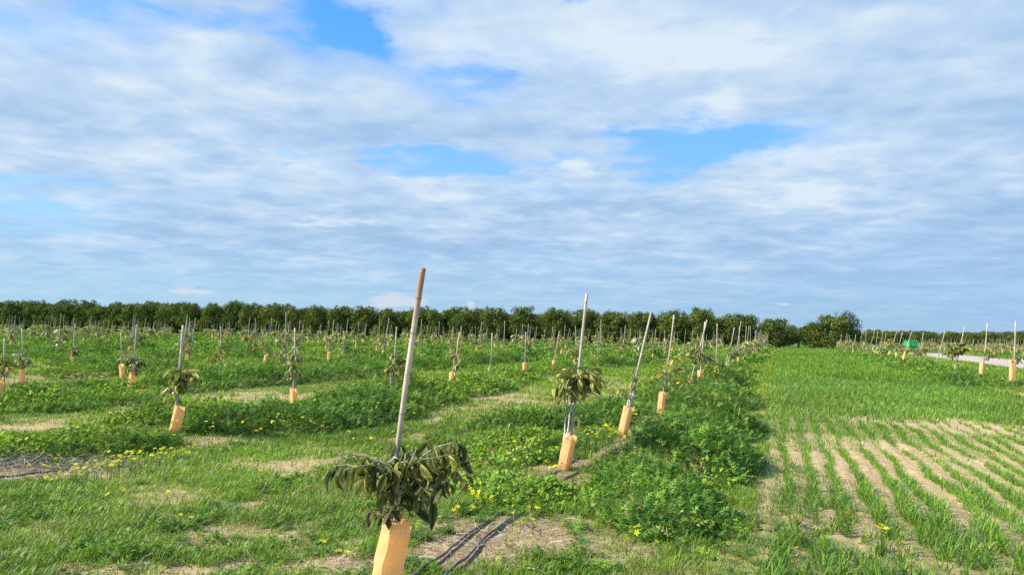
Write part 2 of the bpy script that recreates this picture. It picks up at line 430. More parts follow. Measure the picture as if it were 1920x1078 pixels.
M_STEEL = pmat('grey_steel', (.25, .25, .25), .5)

# the ground: sand, thatch under the grass and the pale dirt road, by position
def ground_mat():
    m = bpy.data.materials.new('sandy_soil'); m.use_nodes = True; t = NT(m.node_tree); b = t.n['Principled BSDF']
    b.inputs['Roughness'].default_value = .95; b.inputs['Specular IOR Level'].default_value = .15
    g = t.new('ShaderNodeNewGeometry'); p = g.outputs['Position']
    at = t.new('ShaderNodeAttribute', attribute_name='tint'); sp = t.new('ShaderNodeSeparateColor'); t.l.new(at.outputs[0], sp.inputs[0])
    cover, road, litter = sp.outputs
    n1 = t.noise(p, 1.7, 6, .6); n2 = t.noise(p, 22, 6, .7); n3 = t.noise(p, 90, 3, .6)
    sand = t.mix(t.ss(n1, .35, .65), (.68, .48, .245), (.80, .60, .32))
    sand = t.mix(t.ss(n2, .42, .62, 0, .55), sand, (.36, .255, .15))
    sand = t.mix(t.ss(n3, .52, .66, 0, .4), sand, (.70, .55, .36))
    n4 = t.noise(p, 38, 5, .7, .4); sand = t.mix(t.ss(n4, .62, .70, 0, .35), sand, (.25, .18, .10))
    lit = t.m('MULTIPLY', litter, t.ss(t.noise(p, 14, 6, .75, .8), .38, .55), clamp=True)
    sand = t.mix(lit, sand, (.17, .12, .065))
    v1 = t.noise(p, .55, 5, .65); v2 = t.noise(p, 9, 6, .75); v3 = t.noise(p, .12, 3, .6)
    grs = t.mix(t.ss(v1, .35, .65), (.11, .18, .025), (.075, .135, .022))
    grs = t.mix(t.ss(v2, .42, .62, 0, .8), grs, (.13, .21, .035))
    grs = t.mix(t.ss(v3, .45, .65, 0, .5), grs, (.05, .11, .025))
    grs = t.mix(t.ss(v2, .58, .72, 0, .4), grs, (.22, .22, .08))
    edge = t.m('ADD', cover, t.m('MULTIPLY', t.m('SUBTRACT', n2, .5), .7), clamp=True)
    c = t.mix(t.ss(edge, .35, .75), sand, grs)
    c = t.mix(road, c, t.mix(t.ss(n2, .4, .62), (.60, .50, .42), (.50, .41, .33)))
    t.l.new(c, b.inputs['Base Color'])
    bn = t.new('ShaderNodeBump'); bn.inputs['Strength'].default_value = .9; bn.inputs['Distance'].default_value = .045
    t.l.new(t.m('ADD', n2, t.m('MULTIPLY', n3, .4)), bn.inputs['Height']); t.l.new(bn.outputs[0], b.inputs['Normal'])
    return m
M_GROUND = ground_mat()

# ------------------------------------------------------------------ ground sheet
def lines(fine0, fine1, step, lo, hi, grow=1.07):
    a = list(np.arange(fine0, fine1 + 1e-6, step)); st = step
    x = a[-1]
    while x < hi: st *= grow; x += st; a.append(x)
    st = step; x = a[0]; b = []
    while x > lo: st *= grow; x -= st; b.append(x)
    return np.array(b[::-1] + a)
gx = lines(-7, 8, .05, -3000, 3000, 1.045); gy = lines(3.5, 15, .05, -600, 4000, 1.04)
GX, GY = np.meshgrid(gx, gy); fx, fy = GX.ravel(), GY.ravel()
L_, S_ = LS(fx, fy)
bz = bare(fx, fy); sandy = sandy_strip(fx, fy)
instrip = (L_ > -.1) & (L_ < 6.2)
cover = np.clip(1 - bz * 1.2, 0, 1) * (.32 + .68 * sst(fy, 14, 45))
cover = np.where(instrip, (1 - np.clip(sandy * 1.3, 0, 1)) * (.30 + .70 * sst(fy, 14, 30)), cover)
cover = np.where((np.abs(row_d(L_)) < .5) & ~instrip & (fy > 10) & (fy < 60), cover * .8, cover)
track = sst(S_, ORCH_S - 6.5, ORCH_S - 5.7) * (1 - sst(S_, ORCH_S - 3.3, ORCH_S - 2.6)) * (L_ < 12)
wv = (fbm(S_ * .08, L_ * 0 + 2, 71) - .5) * 1.2
road = sst(L_ + wv, ROAD[0], ROAD[0] + .7) * (1 - sst(L_ + wv, ROAD[1] - .7, ROAD[1])) * (1 - sst(S_ + 4 * fbm(L_ * .5, S_ * .1, 75), 108, 112)) * sst(S_, 20, 22)
road = np.maximum(road, track * .55 * (.6 + .8 * fbm(L_ * .3, S_, 73)))
cover = np.where(S_ > ORCH_S - 2, 1.0, cover)
litter = np.clip(np.exp(-(row_d(L_) / .7) ** 2) * .5 + .18, 0, 1) * (L_ < 9) * (~instrip | (fy < 7))
nx, ny = len(gx), len(gy)
I = np.arange(nx * ny).reshape(ny, nx)
T = np.stack([I[:-1, :-1], I[:-1, 1:], I[1:, 1:], I[1:, :-1]], -1).reshape(-1, 4)
ground = mk('ground', np.stack([fx, fy, zg(fx, fy)], 1), T, M_GROUND, np.stack([cover, road, litter], 1), smooth=True)
tag(ground, kind='structure')

# ------------------------------------------------------------------ grass and weeds
def wedge(rng, y0, y1, dens, margin=1.2, tl=.70, tr=.70):
    area = (tl + tr) * .5 * (y1 * y1 - y0 * y0) + 2 * margin * (y1 - y0)
    n = int(area * dens)
    ww = lambda y: (tl + tr) * y + 2 * margin
    y = y0 + (y1 - y0) * rng.random(int(n * 1.6)); keep = rng.random(len(y)) < ww(y) / ww(y1); y = y[keep][:n]
    x = -tl * y - margin + rng.random(len(y)) * ww(y)
    return x, y
GV, GT, GC = [], [], []; gn = 0
def gadd(buf, V, T, Cc):
    off = sum(len(v) for v in buf[0]); buf[0].append(V); buf[1].append(T + off); buf[2].append(Cc)
GREENS = np.array([(.19, .31, .03), (.24, .35, .035), (.14, .26, .025), (.29, .37, .045), (.16, .29, .035)])
DRYC = np.array([(.36, .30, .12), (.30, .26, .11)])
def tints(rng, n, pal, var=.22, patch=None):
    c = pal[rng.integers(0, len(pal), n)] * (1 + (rng.random((n, 1)) - .5) * 2 * var)
    if patch is not None: c = c * patch[:, None]
    return c

gbuf = ([], [], [])
rng = np.random.default_rng(5)
bl4 = [blade(4, c, w) for c, w in ((.9, .035), (1.5, .04), (.5, .03))]
bl2 = [blade(2, c, w) for c, w in ((1.0, .045), (.6, .04))]
bl1 = [blade(1, 0, .06)]
def emit_blades(x, y, hgt, width_k, tmpl, cols, lean=.45, buf=gbuf):
    n = len(x); which = rng.integers(0, len(tmpl), n); a = rng.random(n) * 2 * math.pi
    ln = np.abs(rng.normal(0, lean, n)); fw = np.stack([np.cos(a) * np.sin(ln), np.sin(a) * np.sin(ln), np.cos(ln)], 1)
    z = zg(x, y) - .005
    for k, (tv, tt) in enumerate(tmpl):
        s_ = which == k
        if not s_.any(): continue
        # the blade's z axis must point outwards so it bends over away from the tuft
        fws = fw[s_]; up = np.stack([np.cos(a[s_]), np.sin(a[s_]), np.full(s_.sum(), .15)], 1)
        u = up - (up * fws).sum(1)[:, None] * fws; u /= np.linalg.norm(u, axis=1)[:, None] + 1e-9
        xx = np.cross(fws, u); rot = np.stack([xx, fws, -u], axis=2)
        h = hgt[s_]; scl = np.stack([h * width_k[s_], h, h], 1)
        V, T_, Cc = scatter(tv, tt, np.stack([x[s_], y[s_], z[s_]], 1), rot, scl, cols[s_])
        gadd(buf, V, T_, Cc)

def turf(y0, y1, dens, tmpl, h0, wk, margin=1.2):
    x, y = wedge(rng, y0, y1, dens, margin)
    L, s = LS(x, y); b = bare(x, y); wh = weed_h(x, y)
    strip_ = (L > -.25) & (L < 6.2)
    cl = fbm(x * 2.2, y * 2.2, 81, 3)                     # clumping
    thin = sst(fbm(x * .5, y * .35, 83, 3), .62, .45)
    keep = (~strip_) & (b < .25 + .75 * rng.random(len(x)) ** 1.6) & (wh < .12 + .1 * rng.random(len(x))) & ~((L > ROAD[0] - .2) & (L < ROAD[1] + .2)) & (s < ORCH_S - 6)
    keep &= rng.random(len(x)) < (.35 + .65 * sst(cl, .3, .6)) * (.45 + .55 * thin)
    x, y, cl = x[keep], y[keep], cl[keep]; n = len(x)
    big = fbm(x * .35, y * .35, 85, 2)
    c = tints(rng, n, GREENS, .25, .78 + .5 * big)
    dry = rng.random(n) < .05 + .30 * sst(fbm(x * .6, y * .6, 87, 2), .52, .72)
    c[dry] = tints(rng, dry.sum(), DRYC, .2)
    h = h0 * (.45 + .9 * cl) * (.6 + .7 * rng.random(n)) * np.where(dry, .7, 1)
    emit_blades(x, y, h, np.full(n, wk), tmpl, c, .55)
turf(4.2, 8, 8500, bl4, .085, .95, .6)
turf(8, 13, 4200, bl2, .09, 1.2, .6)
turf(13, 22, 1100, bl2, .10, 1.7)
turf(22, 40, 330, bl1, .12, 2.6)
turf(40, 75, 70, bl1, .15, 5.5)
turf(75, 122, 18, bl1, .17, 10)

# the sown strip: crop rows of young cereal, seen separately near the camera and closing up farther off
CEREAL = np.array([(.135, .275, .035), (.165, .31, .035), (.10, .225, .045), (.21, .34, .04), (.28, .37, .05)])
def crop(s0, s1, dstep, nb, tmpl, h0, wk, fill, filltm, fh):
    for k in range(0, 24):
        L0 = .02 + .27 * k
        s = np.arange(s0, s1, dstep) + rng.random(int(math.ceil((s1 - s0) / dstep))) * dstep
        L = L0 + (fbm(s * .8, np.full_like(s, k * 3.7), 91) - .5) * .16 + rng.normal(0, .02 + .035 * (1 - sst(s, 7, 9)), len(s))
        x, y = XY(L, s)
        v = (np.abs(x) < .71 * y + 1.0) & (y > 4.2); s, L, x, y = s[v], L[v], x[v], y[v]
        if not len(s): continue
        vig = fbm(x * .9, y * .6, 93, 3)
        tuft = sst(vn(x * 7, y * 7, 97), .30, .62); keep = rng.random(len(x)) < (.42 + 1.0 * sst(vig, .32, .58)) * (.5 + .7 * np.where(y < 14, tuft, .8)); x, y, vig = x[keep], y[keep], vig[keep]
        lush = fbm(x * .45 + 4, y * .3, 95, 2)
        hh = h0 * (.55 + .8 * vig) * (.62 + .65 * (1 - sst(y, 6.5, 9.5)) + .55 * sst(y, 12, 17))
        n = len(x)
        m = nb; X_ = np.repeat(x, m) + rng.normal(0, .016, n * m); Y_ = np.repeat(y, m) + rng.normal(0, .016, n * m)
        H_ = np.repeat(hh, m) * (.55 + .65 * rng.random(n * m))
        c = tints(rng, n * m, CEREAL, .18, np.repeat(.72 + .6 * lush, m))
        emit_blades(X_, Y_, H_, np.full(n * m, wk), tmpl, c, .42)
    if fill:
        a = (s1 - s0) * 6.5; n = int(a * fill); s = s0 + (s1 - s0) * rng.random(n); L = -.35 + 6.8 * rng.random(n); x, y = XY(L, s)
        v = (np.abs(x) < .71 * y + 1.0) & (y > 4.2) & (rng.random(n) > sandy_strip(x, y) * 1.25); x, y = x[v], y[v]; n = len(x)
        lush = fbm(x * .45 + 4, y * .3, 95, 2)
        emit_blades(x, y, fh * (.5 + .8 * rng.random(n)), np.full(n, wk * .9), filltm, tints(rng, n, CEREAL, .22, .72 + .6 * lush), .5)
crop(3.8, 9, .035, 14, bl4, .135, .80, 1500, bl4, .085)
crop(9, 16, .035, 12, bl2, .155, .85, 900, bl2, .11)
crop(16, 32, .10, 5, bl2, .17, 1.2, 550, bl2, .15)
crop(32, 60, .3, 4, bl1, .18, 2.6, 130, bl1, .17)
crop(60, ORCH_S - 6, 1.0, 3, bl1, .2, 5.0, 36, bl1, .18)
grass = mk('grass', np.vstack(gbuf[0]), np.vstack(gbuf[1]), M_GRASS, np.vstack(gbuf[2]))
tag(grass, 'green grass and sown cereal growing over the field between the tree rows', 'grass', kind='stuff')
print('grass tris', len(grass.data.polygons))

# weeds: feathery lobed leaves heaped along the tree rows
def lobed(n=3):
    V = [(0, 0, 0)]; T = []
    def lobe(y, ang, ln, w):
        b = len(V); dx, dy = math.sin(ang), math.cos(ang)
        for (a, c) in ((0, -w), (0, w)): V.append((a * dx + c * dy, y + a * dy - c * dx, -.15 * y * y))
        tip = (ln * dx, y + ln * dy); V.append((tip[0], tip[1], -.2 * tip[1] ** 2 - .1 * abs(tip[0]))); T.append((b, b + 1, b + 2))
    for i in range(n):
        y = .18 + .26 * i; l_ = .42 - .07 * i
        lobe(y, .95, l_, .07); lobe(y, -.95, l_, .07)
    lobe(.0, 0, 1.0, .045); lobe(.68, 0, .34, .09)
    V[0] = V[1]; return np.array(V, float), np.array(T, int)
LOB3 = lobed(3); LOB2 = lobed(2)
OVAL = (np.array([(0, 0, 0), (-.28, .45, .05), (.28, .45, .05), (0, 1, -.15)], float), np.array([(0, 2, 1), (1, 2, 3)]))
WEEDC = np.array([(.135, .26, .04), (.175, .31, .04), (.10, .21, .035), (.24, .36, .055), (.14, .27, .055)])
wbuf = ([], [], [])
def weeds(y0, y1, dens, tmpl, size, thr=.06):
    x, y = wedge(rng, y0, y1, dens, 1.0); L, s = LS(x, y)
    H = weed_h(x, y); b = bare(x, y)
    keep = (H > thr * (.6 + .8 * rng.random(len(x)))) & (b < .3 + .5 * rng.random(len(x)) ** 2) & (s < ORCH_S - 6); x, y, H = x[keep], y[keep], H[keep]; n = len(x)
    u = rng.random(n); z = H * (1 - .55 * u ** 1.6) + rng.normal(0, .02, n) * (1 + H * 2)
    cl = vn(x * 5, y * 5, 101); z = z + (cl - .5) * .34 * H
    a = rng.random(n) * 2 * math.pi; tilt = rng.normal(.5, .45, n)
    fw = np.stack([np.cos(a) * np.cos(tilt), np.sin(a) * np.cos(tilt), np.sin(tilt)], 1)
    rot = frames(fw, rng.normal(0, .5, n))
    big = fbm(x * .8, y * .8, 103, 2)
    c = tints(rng, n, WEEDC, .25, .7 + .65 * big)
    sz = size * (.6 + .8 * rng.random(n))
    kind = fbm(x * .7 + 20, y * .5, 107, 3) + rng.normal(0, .04, n)
    c = c * np.where(kind[:, None] > .55, np.array([[1.25, 1.12, .9]]), 1.0) * np.where(kind[:, None] < .42, np.array([[.92, .95, 1.15]]), 1.0)
    old = rng.random(n) < .03; c[old] = tints(rng, old.sum(), DRYC, .3)
    pos = np.stack([x, y, zg(x, y) + np.maximum(z, .015)], 1)
    for sel, tm, k_ in ((kind <= .56, tmpl, 1.0), (kind > .56, OVAL, .62)):
        if sel.any():
            V, T_, Cc = scatter(tm[0], tm[1], pos[sel], rot[sel], sz[sel] * k_, c[sel]); gadd(wbuf, V, T_, Cc)
    # upright stalks with seed heads that stand above the leaves
    if size < .16:
        q = (rng.random(n) < .02) & (H > .15); m = q.sum()
        if m:
            tv, tt = blade(3, .35, .018); a2 = rng.random(m) * 6.28
            fw2 = np.stack([np.cos(a2) * .18, np.sin(a2) * .18, np.ones(m)], 1)
            V, T_, Cc = scatter(tv, tt, np.stack([x[q], y[q], zg(x[q], y[q])], 1), frames(fw2), (H[q] * 1.0 + .05 + .12 * rng.random(m)), tints(rng, m, np.array([(.25, .33, .08), (.33, .33, .14)]), .2)); gadd(wbuf, V, T_, Cc)
    return n
weeds(4.3, 8, 1500, LOB3, .095)
weeds(8, 13.5, 1100, LOB3, .11)
weeds(13.5, 22, 480, LOB2, .15)
weeds(22, 40, 260, LOB2, .17)
weeds(40, 75, 75, OVAL, .21)
weeds(75, 122, 22, OVAL, .34)
# low broad weeds spread thinly through the turf
def low_weeds(y0, y1, dens, size):
    x, y = wedge(rng, y0, y1, dens, .6); L, s = LS(x, y)
    n1 = fbm(x * 1.1, y * 1.1, 111, 3); st = (L > -.2) & (L < 6.2)
    keep = (bare(x, y) < .6) & (rng.random(len(x)) < np.where(st, .22, 1) * sst(n1, .42, .62)) & (weed_h(x, y) < .1) & (np.abs(row_d(L)) < 2.6)
    x, y = x[keep], y[keep]; n = len(x); m = 7
    X_ = np.repeat(x, m) + rng.normal(0, .012, n * m); Y_ = np.repeat(y, m) + rng.normal(0, .012, n * m)
    a = np.tile(np.arange(m) * 2.4, n) + np.repeat(rng.random(n) * 6.3, m); tl = rng.normal(.45, .3, n * m)
    fw = np.stack([np.cos(a) * np.cos(tl), np.sin(a) * np.cos(tl), np.sin(tl)], 1)
    sz = np.repeat(size * (.5 + rng.random(n)), m) * (.7 + .5 * rng.random(n * m))
    c = np.repeat(tints(rng, n, np.vstack([WEEDC, [(.12, .22, .08)]]), .2), m, 0)
    V, T_, Cc = scatter(*LOB3, np.stack([X_, Y_, zg(X_, Y_) + .01], 1), frames(fw), sz, c); gadd(wbuf, V, T_, Cc)
low_weeds(4.3, 8, 130, .085)
low_weeds(8, 14, 60, .10)
weeds_o = mk('weeds', np.vstack(wbuf[0]), np.vstack(wbuf[1]), M_WEED, np.vstack(wbuf[2]))
tag(weeds_o, 'dark green leafy weeds heaped in mounds along the tree rows', 'weeds', kind='stuff')
print('weed tris', len(weeds_o.data.polygons))

# yellow wild flowers
FL = [(345, 548, 0, 0)]
fb = ([], [], [])
rf = np.random.default_rng(8)
FLW = [(235, 850, 9, .12, .22), (160, 872, 7, .15, .2), (105, 892, 5, .10, .16), (200, 862, 8, .2, .2), (290, 846, 9, .18, .2), (325, 838, 9, .16, .18), (130, 862, 4, .3, .1), (360, 835, 3, .2, .2),
       (120, 815, 3, .3, .3), (50, 825, 3, .4, .3), (1140, 808, 22, .28, .3), (1110, 806, 6, .2, .3), (1030, 880, 5, .12, .2), (975, 835, 6, .3, .25), (890, 935, 5, .1, .1), (880, 965, 3, .08, .08), (915, 938, 3, .1, .12),
       (1000, 985, 3, .05, .1), (983, 965, 5, .15, .12), (1290, 968, 3, .05, .2), (1650, 990, 4, .04, .2), (600, 1015, 2, .05, .06), (628, 1035, 2, .1, .05), (570, 1040, 1, .1, .05), (355, 960, 2, .1, .08), (310, 925, 3, .15, .08),
       (185, 915, 2, .2, .1), (230, 930, 2, .2, .08), (1280, 700, 7, .4, .95), (1327, 700, 9, .35, 1.0), (1165, 1000, 3, .2, .12), (750, 762, 8, .5, .25), (640, 745, 5, .6, .5), (460, 785, 8, .8, .35), (430, 800, 6, .6, .3),
       (1755, 720, 1, .1, .1), (1905, 940, 1, .1, .1), (545, 905, 2, .3, .08), (150, 790, 4, .8, .2), (520, 790, 4, .6, .4), (660, 808, 6, .6, .2), (1220, 770, 4, .3, .5), (850, 905, 3, .2, .12)]
disc_v = [(0, 0, .0)]; disc_t = []
for j in range(5):
    a = j * 2 * math.pi / 5
    for da, rr in ((-.42, .75), (0, 1.0), (.42, .75)): disc_v.append((math.cos(a + da) * rr, math.sin(a + da) * rr, .15))
    b_ = 1 + 3 * j; disc_t += [(0, b_, b_ + 1), (0, b_ + 1, b_ + 2)]
DISC = (np.array(disc_v, float), np.array(disc_t, int))
for (px, py, n, spread, h) in FLW:
    x0, y0 = P(px, py, h)
    n = int(n * 1.9); x = x0 + rf.normal(0, spread * .7, n); y = y0 + rf.normal(0, spread * .9, n)
    z = zg(x, y) + np.maximum(h * (.75 + .4 * rf.random(n)), weed_h(x, y) * .95 + .03)
    dist = math.hypot(x0, y0)
    fw = np.stack([rf.normal(0, .5, n), rf.normal(0, .5, n) + .3, np.full(n, 0.3)], 1)
    nz = frames(fw); rr = (.015 + .012 * rf.random(n)) * (1 + .02 * max(0, dist - 6))
    V, T_, Cc = scatter(*DISC, np.stack([x, y, z], 1), nz, rr, tints(rf, n, np.array([(.85, .72, .02), (.80, .62, .01), (.75, .75, .05)]), .1)); gadd(fb, V, T_, Cc)
    # stems
    st = np.array([(-.004, 0, 0), (.004, 0, 0), (0, 0, 1)], float); Vs, Ts, Cs = scatter(st, np.array([(0, 1, 2)]), np.stack([x, y, zg(x, y)], 1),
        np.repeat(np.eye(3)[None], n, 0), np.stack([np.ones(n), np.ones(n), z - zg(x, y)], 1), np.tile([[.10, .2, .04]], (n, 1))); gadd(fb, Vs, Ts, Cs)
flw = mk('yellow_flowers', np.vstack(fb[0]), np.vstack(fb[1]), M_FLOWER, np.vstack(fb[2]))
tag(flw, 'small yellow wild flowers dotted among the weeds and grass', 'flowers', kind='stuff')

# dry stalks and straw litter lying on the bare sand
db = ([], [], [])
rs = np.random.default_rng(17)
STR = [(45, 885, 1000, 1.0, .42, .05), (60, 872, 700, .9, .3, .06), (900, 1030, 150, .45, .5, .012), (1010, 1000, 90, .4, .5, .010), (640, 1060, 80, .6, .35, .010), (1160, 855, 60, .35, .7, .015),
       (1040, 905, 40, .2, .3, .02), (280, 828, 70, .6, .25, .02), (170, 845, 50, .5, .25, .02), (330, 1065, 70, 1.0, .2, .01), (230, 755, 80, 1.0, .5, .03), (1870, 745, 60, 1.2, 1.4, .02), (60, 805, 120, 1.5, .9, .02)]
sv_, st_ = strip(4, lambda u: .011, 1.4, None)
for (px, py, n, w, l, h) in STR:
    x0, y0 = P(px, py); x = x0 + rs.normal(0, w * .6, n); y = y0 + rs.normal(0, l * .6, n)
    a = rs.random(n) * 2 * math.pi; tl = rs.normal(.35, .2, n)
    fw = np.stack([np.cos(a) * np.cos(tl), np.sin(a) * np.cos(tl) * .6, np.sin(tl)], 1)
    ln = (.08 + .16 * rs.random(n))
    V, T_, Cc = scatter(sv_, st_, np.stack([x, y, zg(x, y) + h * rs.random(n) + .004], 1), frames(fw, rs.normal(0, 1.0, n)), ln,
                        tints(rs, n, np.array([(.45, .38, .26), (.30, .24, .16), (.52, .47, .36), (.16, .12, .08)]), .2)); gadd(db, V, T_, Cc)
# many small bits of litter over all sand near the camera
x, y = wedge(rs, 4.4, 12, 130, .3); b = bare(x, y); L, s = LS(x, y); k_ = (b > .3) | ((L > 0) & (L < 6.4) & (rs.random(len(x)) < .35)); x, y = x[k_], y[k_]; n = len(x)
a = rs.random(n) * 2 * math.pi; fw = np.stack([np.cos(a), np.sin(a), rs.normal(.08, .1, n)], 1)
V, T_, Cc = scatter(sv_, st_, np.stack([x, y, zg(x, y) + .006], 1), frames(fw), .03 + .07 * rs.random(n), tints(rs, n, np.array([(.40, .33, .2), (.22, .17, .10), (.5, .42, .28)]), .2)); gadd(db, V, T_, Cc)
dry = mk('dry_stalks', np.vstack(db[0]), np.vstack(db[1]), M_DRY, np.vstack(db[2]))
tag(dry, 'pale dry stalks and straw scattered over the bare sand', 'dry grass', kind='stuff')

# ------------------------------------------------------------------ drip pipes
def pipe(name, pts, label, rad=.011, dust=1.0):
    g = Geo(); pts = np.array(pts); d = np.r_[0, np.cumsum(np.linalg.norm(np.diff(pts, axis=0), axis=1))]
    u = np.arange(0, d[-1], .06); xx = np.interp(u, d, pts[:, 0]); yy = np.interp(u, d, pts[:, 1])
    ker = np.ones(9) / 9
    if len(xx) > 20:
        xx[4:-4] = np.convolve(xx, ker, 'valid'); yy[4:-4] = np.convolve(yy, ker, 'valid')
    xx = xx + (fbm(u * 1.3, u * 0 + 3, int(rad * 1e4) + len(name)) - .5) * .05
    zz = zg(xx, yy) + rad + .004 + .02 * sst(fbm(u * .9, u * 0 + 9, 5), .55, .8)
    c = np.stack([.06 + .16 * dust * fbm(u * 2.5, u * 0, 7)] * 3, 1) * np.array([[1, .98, .94]])
    g.tube(np.stack([xx, yy, zz], 1), rad, 8, c); return tag(g.obj(name, M_PIPE, smooth=True), label, 'irrigation pipe', 'drip irrigation pipes lying along the tree rows')
A1 = [P(700, 1160), P(798, 1078), P(850, 1040), P(904, 1001), P(960, 965), P(1037, 899), P(1082, 871), P(1109, 852), P(1137, 832), P(1175, 805), P(1205, 780)]
A2 = [P(760, 1160), P(851, 1078), P(920, 1015), P(959, 993), P(1002, 955), P(1048, 915), P(1101, 888), P(1123, 874), P(1159, 844), P(1209, 821), P(1236, 797), P(1255, 775)]
def along(L0, s0, s1): return [XY(L0 + .12 * math.sin(s_ * 1.1 + L0), s_) for s_ in np.arange(s0, s1, 1.0)]
e1 = A1[-1]; e2 = A2[-1]
pipe('drip_pipe', A1 + along(-2.35, LS(*e1)[1] + 1, 34), 'dusty black irrigation pipe on the sand, nearer the sleeves of the first row', .0105)
pipe('drip_pipe', A2 + along(-2.0, LS(*e2)[1] + 1, 34), 'dusty black irrigation pipe curving over the sand beside the big weed mound', .0105)
Bp = [P(-60, 892), P(0, 887), P(60, 876), P(100, 868), P(150, 857), P(250, 840), P(300, 826), P(330, 818)]
pipe('drip_pipe', Bp + along(-8.1, LS(*Bp[-1])[1] + 1, 30), 'thin black irrigation pipe through the dry stalks, passing the second row sleeve', .010, .3)
Bq = [P(-60, 912), P(0, 903), P(50, 898), P(90, 892), P(130, 880)]
pipe('drip_pipe', Bq, 'short black irrigation pipe on bare sand below the dry stalks', .010, .3)
Br = [P(-60, 880), P(0, 874), P(40, 866), P(80, 862)]
pipe('drip_pipe', Br, 'black irrigation pipe half buried under the pile of dry stalks', .010, .2)

# ------------------------------------------------------------------ young avocado trees
LEAFA = [strip(6, lambda u, w=w: w * math.sin(math.pi * min(1, u * .93 + .05)) ** .8 if u < .995 else 0.0, c, f) for c, f, w in ((1.2, .4, .17), (2.0, .7, .15), (.6, .3, .18), (2.4, 1.0, .13), (1.5, .8, .16))]
LEAFB = [strip(3, lambda u: .17 * math.sin(math.pi * min(1, u * .9 + .07)) if u < .99 else 0.0, c, .3) for c in (1.0, 1.6)]
LEAFC = [strip(2, lambda u: (.06, .20, 0)[int(round(u * 2))], 1.0, None)]
DARKL = np.array([(.020, .036, .010), (.030, .050, .014), (.045, .070, .018), (.09, .12, .028), (.16, .17, .045), (.035, .030, .018)])
OLIVE = np.array([(.16, .18, .04), (.24, .24, .06), (.33, .31, .09), (.09, .11, .03), (.40, .34, .13), (.18, .12, .05)])
YELLO = np.array([(.34, .34, .05), (.44, .38, .06), (.20, .24, .04), (.36, .26, .05)])
GREYO = np.array([(.30, .30, .20), (.42, .41, .31), (.15, .17, .07), (.22, .23, .11)])
def arc(a, b, lift, n=6, rng=None):
    a = np.array(a, float); b = np.array(b, float); u = np.linspace(0, 1, n)[:, None]
    p = a + (b - a) * u; p[:, 2] += lift * np.sin(u[:, 0] * math.pi)
    if rng is not None: p[1:-1] += rng.normal(0, .012, (n - 2, 3))
    return p
FULL = [1.55, 1.5]
def sapling(seed, tips, lean=(0, 0), trunk_top=.9, nleaf=8, leafs=LEAFA, size=.12, pal=DARKL, r0=.014, lod=0, stems=((0, 0),), sides=6, hang=-.3):
    """returns (trunk geo, foliage geo): tips are (x, y, z, leaf count factor) where leaves are bunched"""
    r = np.random.default_rng(seed); T_ = Geo(); Fg = Geo()
    u = np.linspace(0, 1, 5 if lod else 8); wc = np.array([.55, .53, .47])
    def stem_at(z, k=0): return np.array([lean[0] * z + stems[k][0] * z, lean[1] * z + stems[k][1] * z, z])
    for k in range(len(stems)):
        pts = np.array([stem_at(trunk_top * v, k) for v in u]); pts[1:-1, :2] += r.normal(0, .008, (len(u) - 2, 2))
        cols = np.array([wc * (.9 + .2 * r.random()) if v < .85 else np.array([.2, .2, .1]) for v in u])
        T_.tube(pts, np.linspace(r0, r0 * .5, len(u)), sides, cols)
    for (x, y, z, w) in tips:
        k = r.integers(0, len(stems))
        zj = min(trunk_top, max(.25, z * r.uniform(.62, .85))); a = stem_at(zj, k); b = np.array([x, y, z])
        p = arc(a, b, .05 + .05 * r.random(), 4 if lod else 6, None if lod else r)
        ct = np.array([.16, .18, .07]) if z > .35 else np.array([.25, .22, .15])
        wash = wc * .9 if r.random() < .3 else ct
        T_.tube(p, np.linspace(r0 * .42, r0 * .2, len(p)), 4 if lod else 5, np.array([wash * (1 - i / len(p)) + ct * (i / len(p)) for i in range(len(p))]))
        n = max(2, int(nleaf * w * FULL[lod] * r.uniform(.8, 1.25)))
        ang = r.random() * 6.3 + np.arange(n) * 2.4 + r.normal(0, .3, n); el_ = r.normal(hang, .4, n)
        back = r.random(n) ** 1.3 * .6
        fi = back * (len(p) - 1); i0 = (len(p) - 1 - fi).astype(int).clip(0, len(p) - 1)
        org = p[i0] + r.normal(0, .006, (n, 3))
        out_ = p[-1] - p[0]; out_ = out_ / (np.linalg.norm(out_) + 1e-6)
        fw = np.stack([np.cos(ang) * np.cos(el_), np.sin(ang) * np.cos(el_), np.sin(el_)], 1) + out_ * .35 + np.array([0, 0, -.25])
        fw /= np.linalg.norm(fw, axis=1)[:, None]
        sz = size * r.uniform(.5, 1.35, n); cols = pal[r.integers(0, len(pal), n)] * r.uniform(.8, 1.25, (n, 1))
        for q_ in range(n):
            pet = org[q_] + fw[q_] * np.array([1, 1, .5]) * sz[q_] * .28
            if not lod: Fg.tube(np.array([org[q_], (org[q_] + pet) / 2 + [0, 0, .004], pet]), .0016, 3, (.28, .30, .08), 1, cap=False)
            tv, tt = leafs[r.integers(0, len(leafs))]
            fr = frames(fw[q_:q_ + 1], np.array([r.normal(0, .5)]))
            w_k = r.uniform(.75, 1.25)
            V, Tt, Cc = scatter(tv, tt, pet[None], fr, np.array([[sz[q_] * w_k, sz[q_], sz[q_]]]), cols[q_:q_ + 1])
            if not lod:   # pale, yellowish leaf edges
                nv = len(tv); e_ = np.abs(tv[:, 0]) > .02; Cc = Cc.copy(); Cc[e_] = Cc[e_] * 1.4 + np.array([.07, .075, .015])
            Fg.add(V, Tt, Cc, 0)
    return T_, Fg

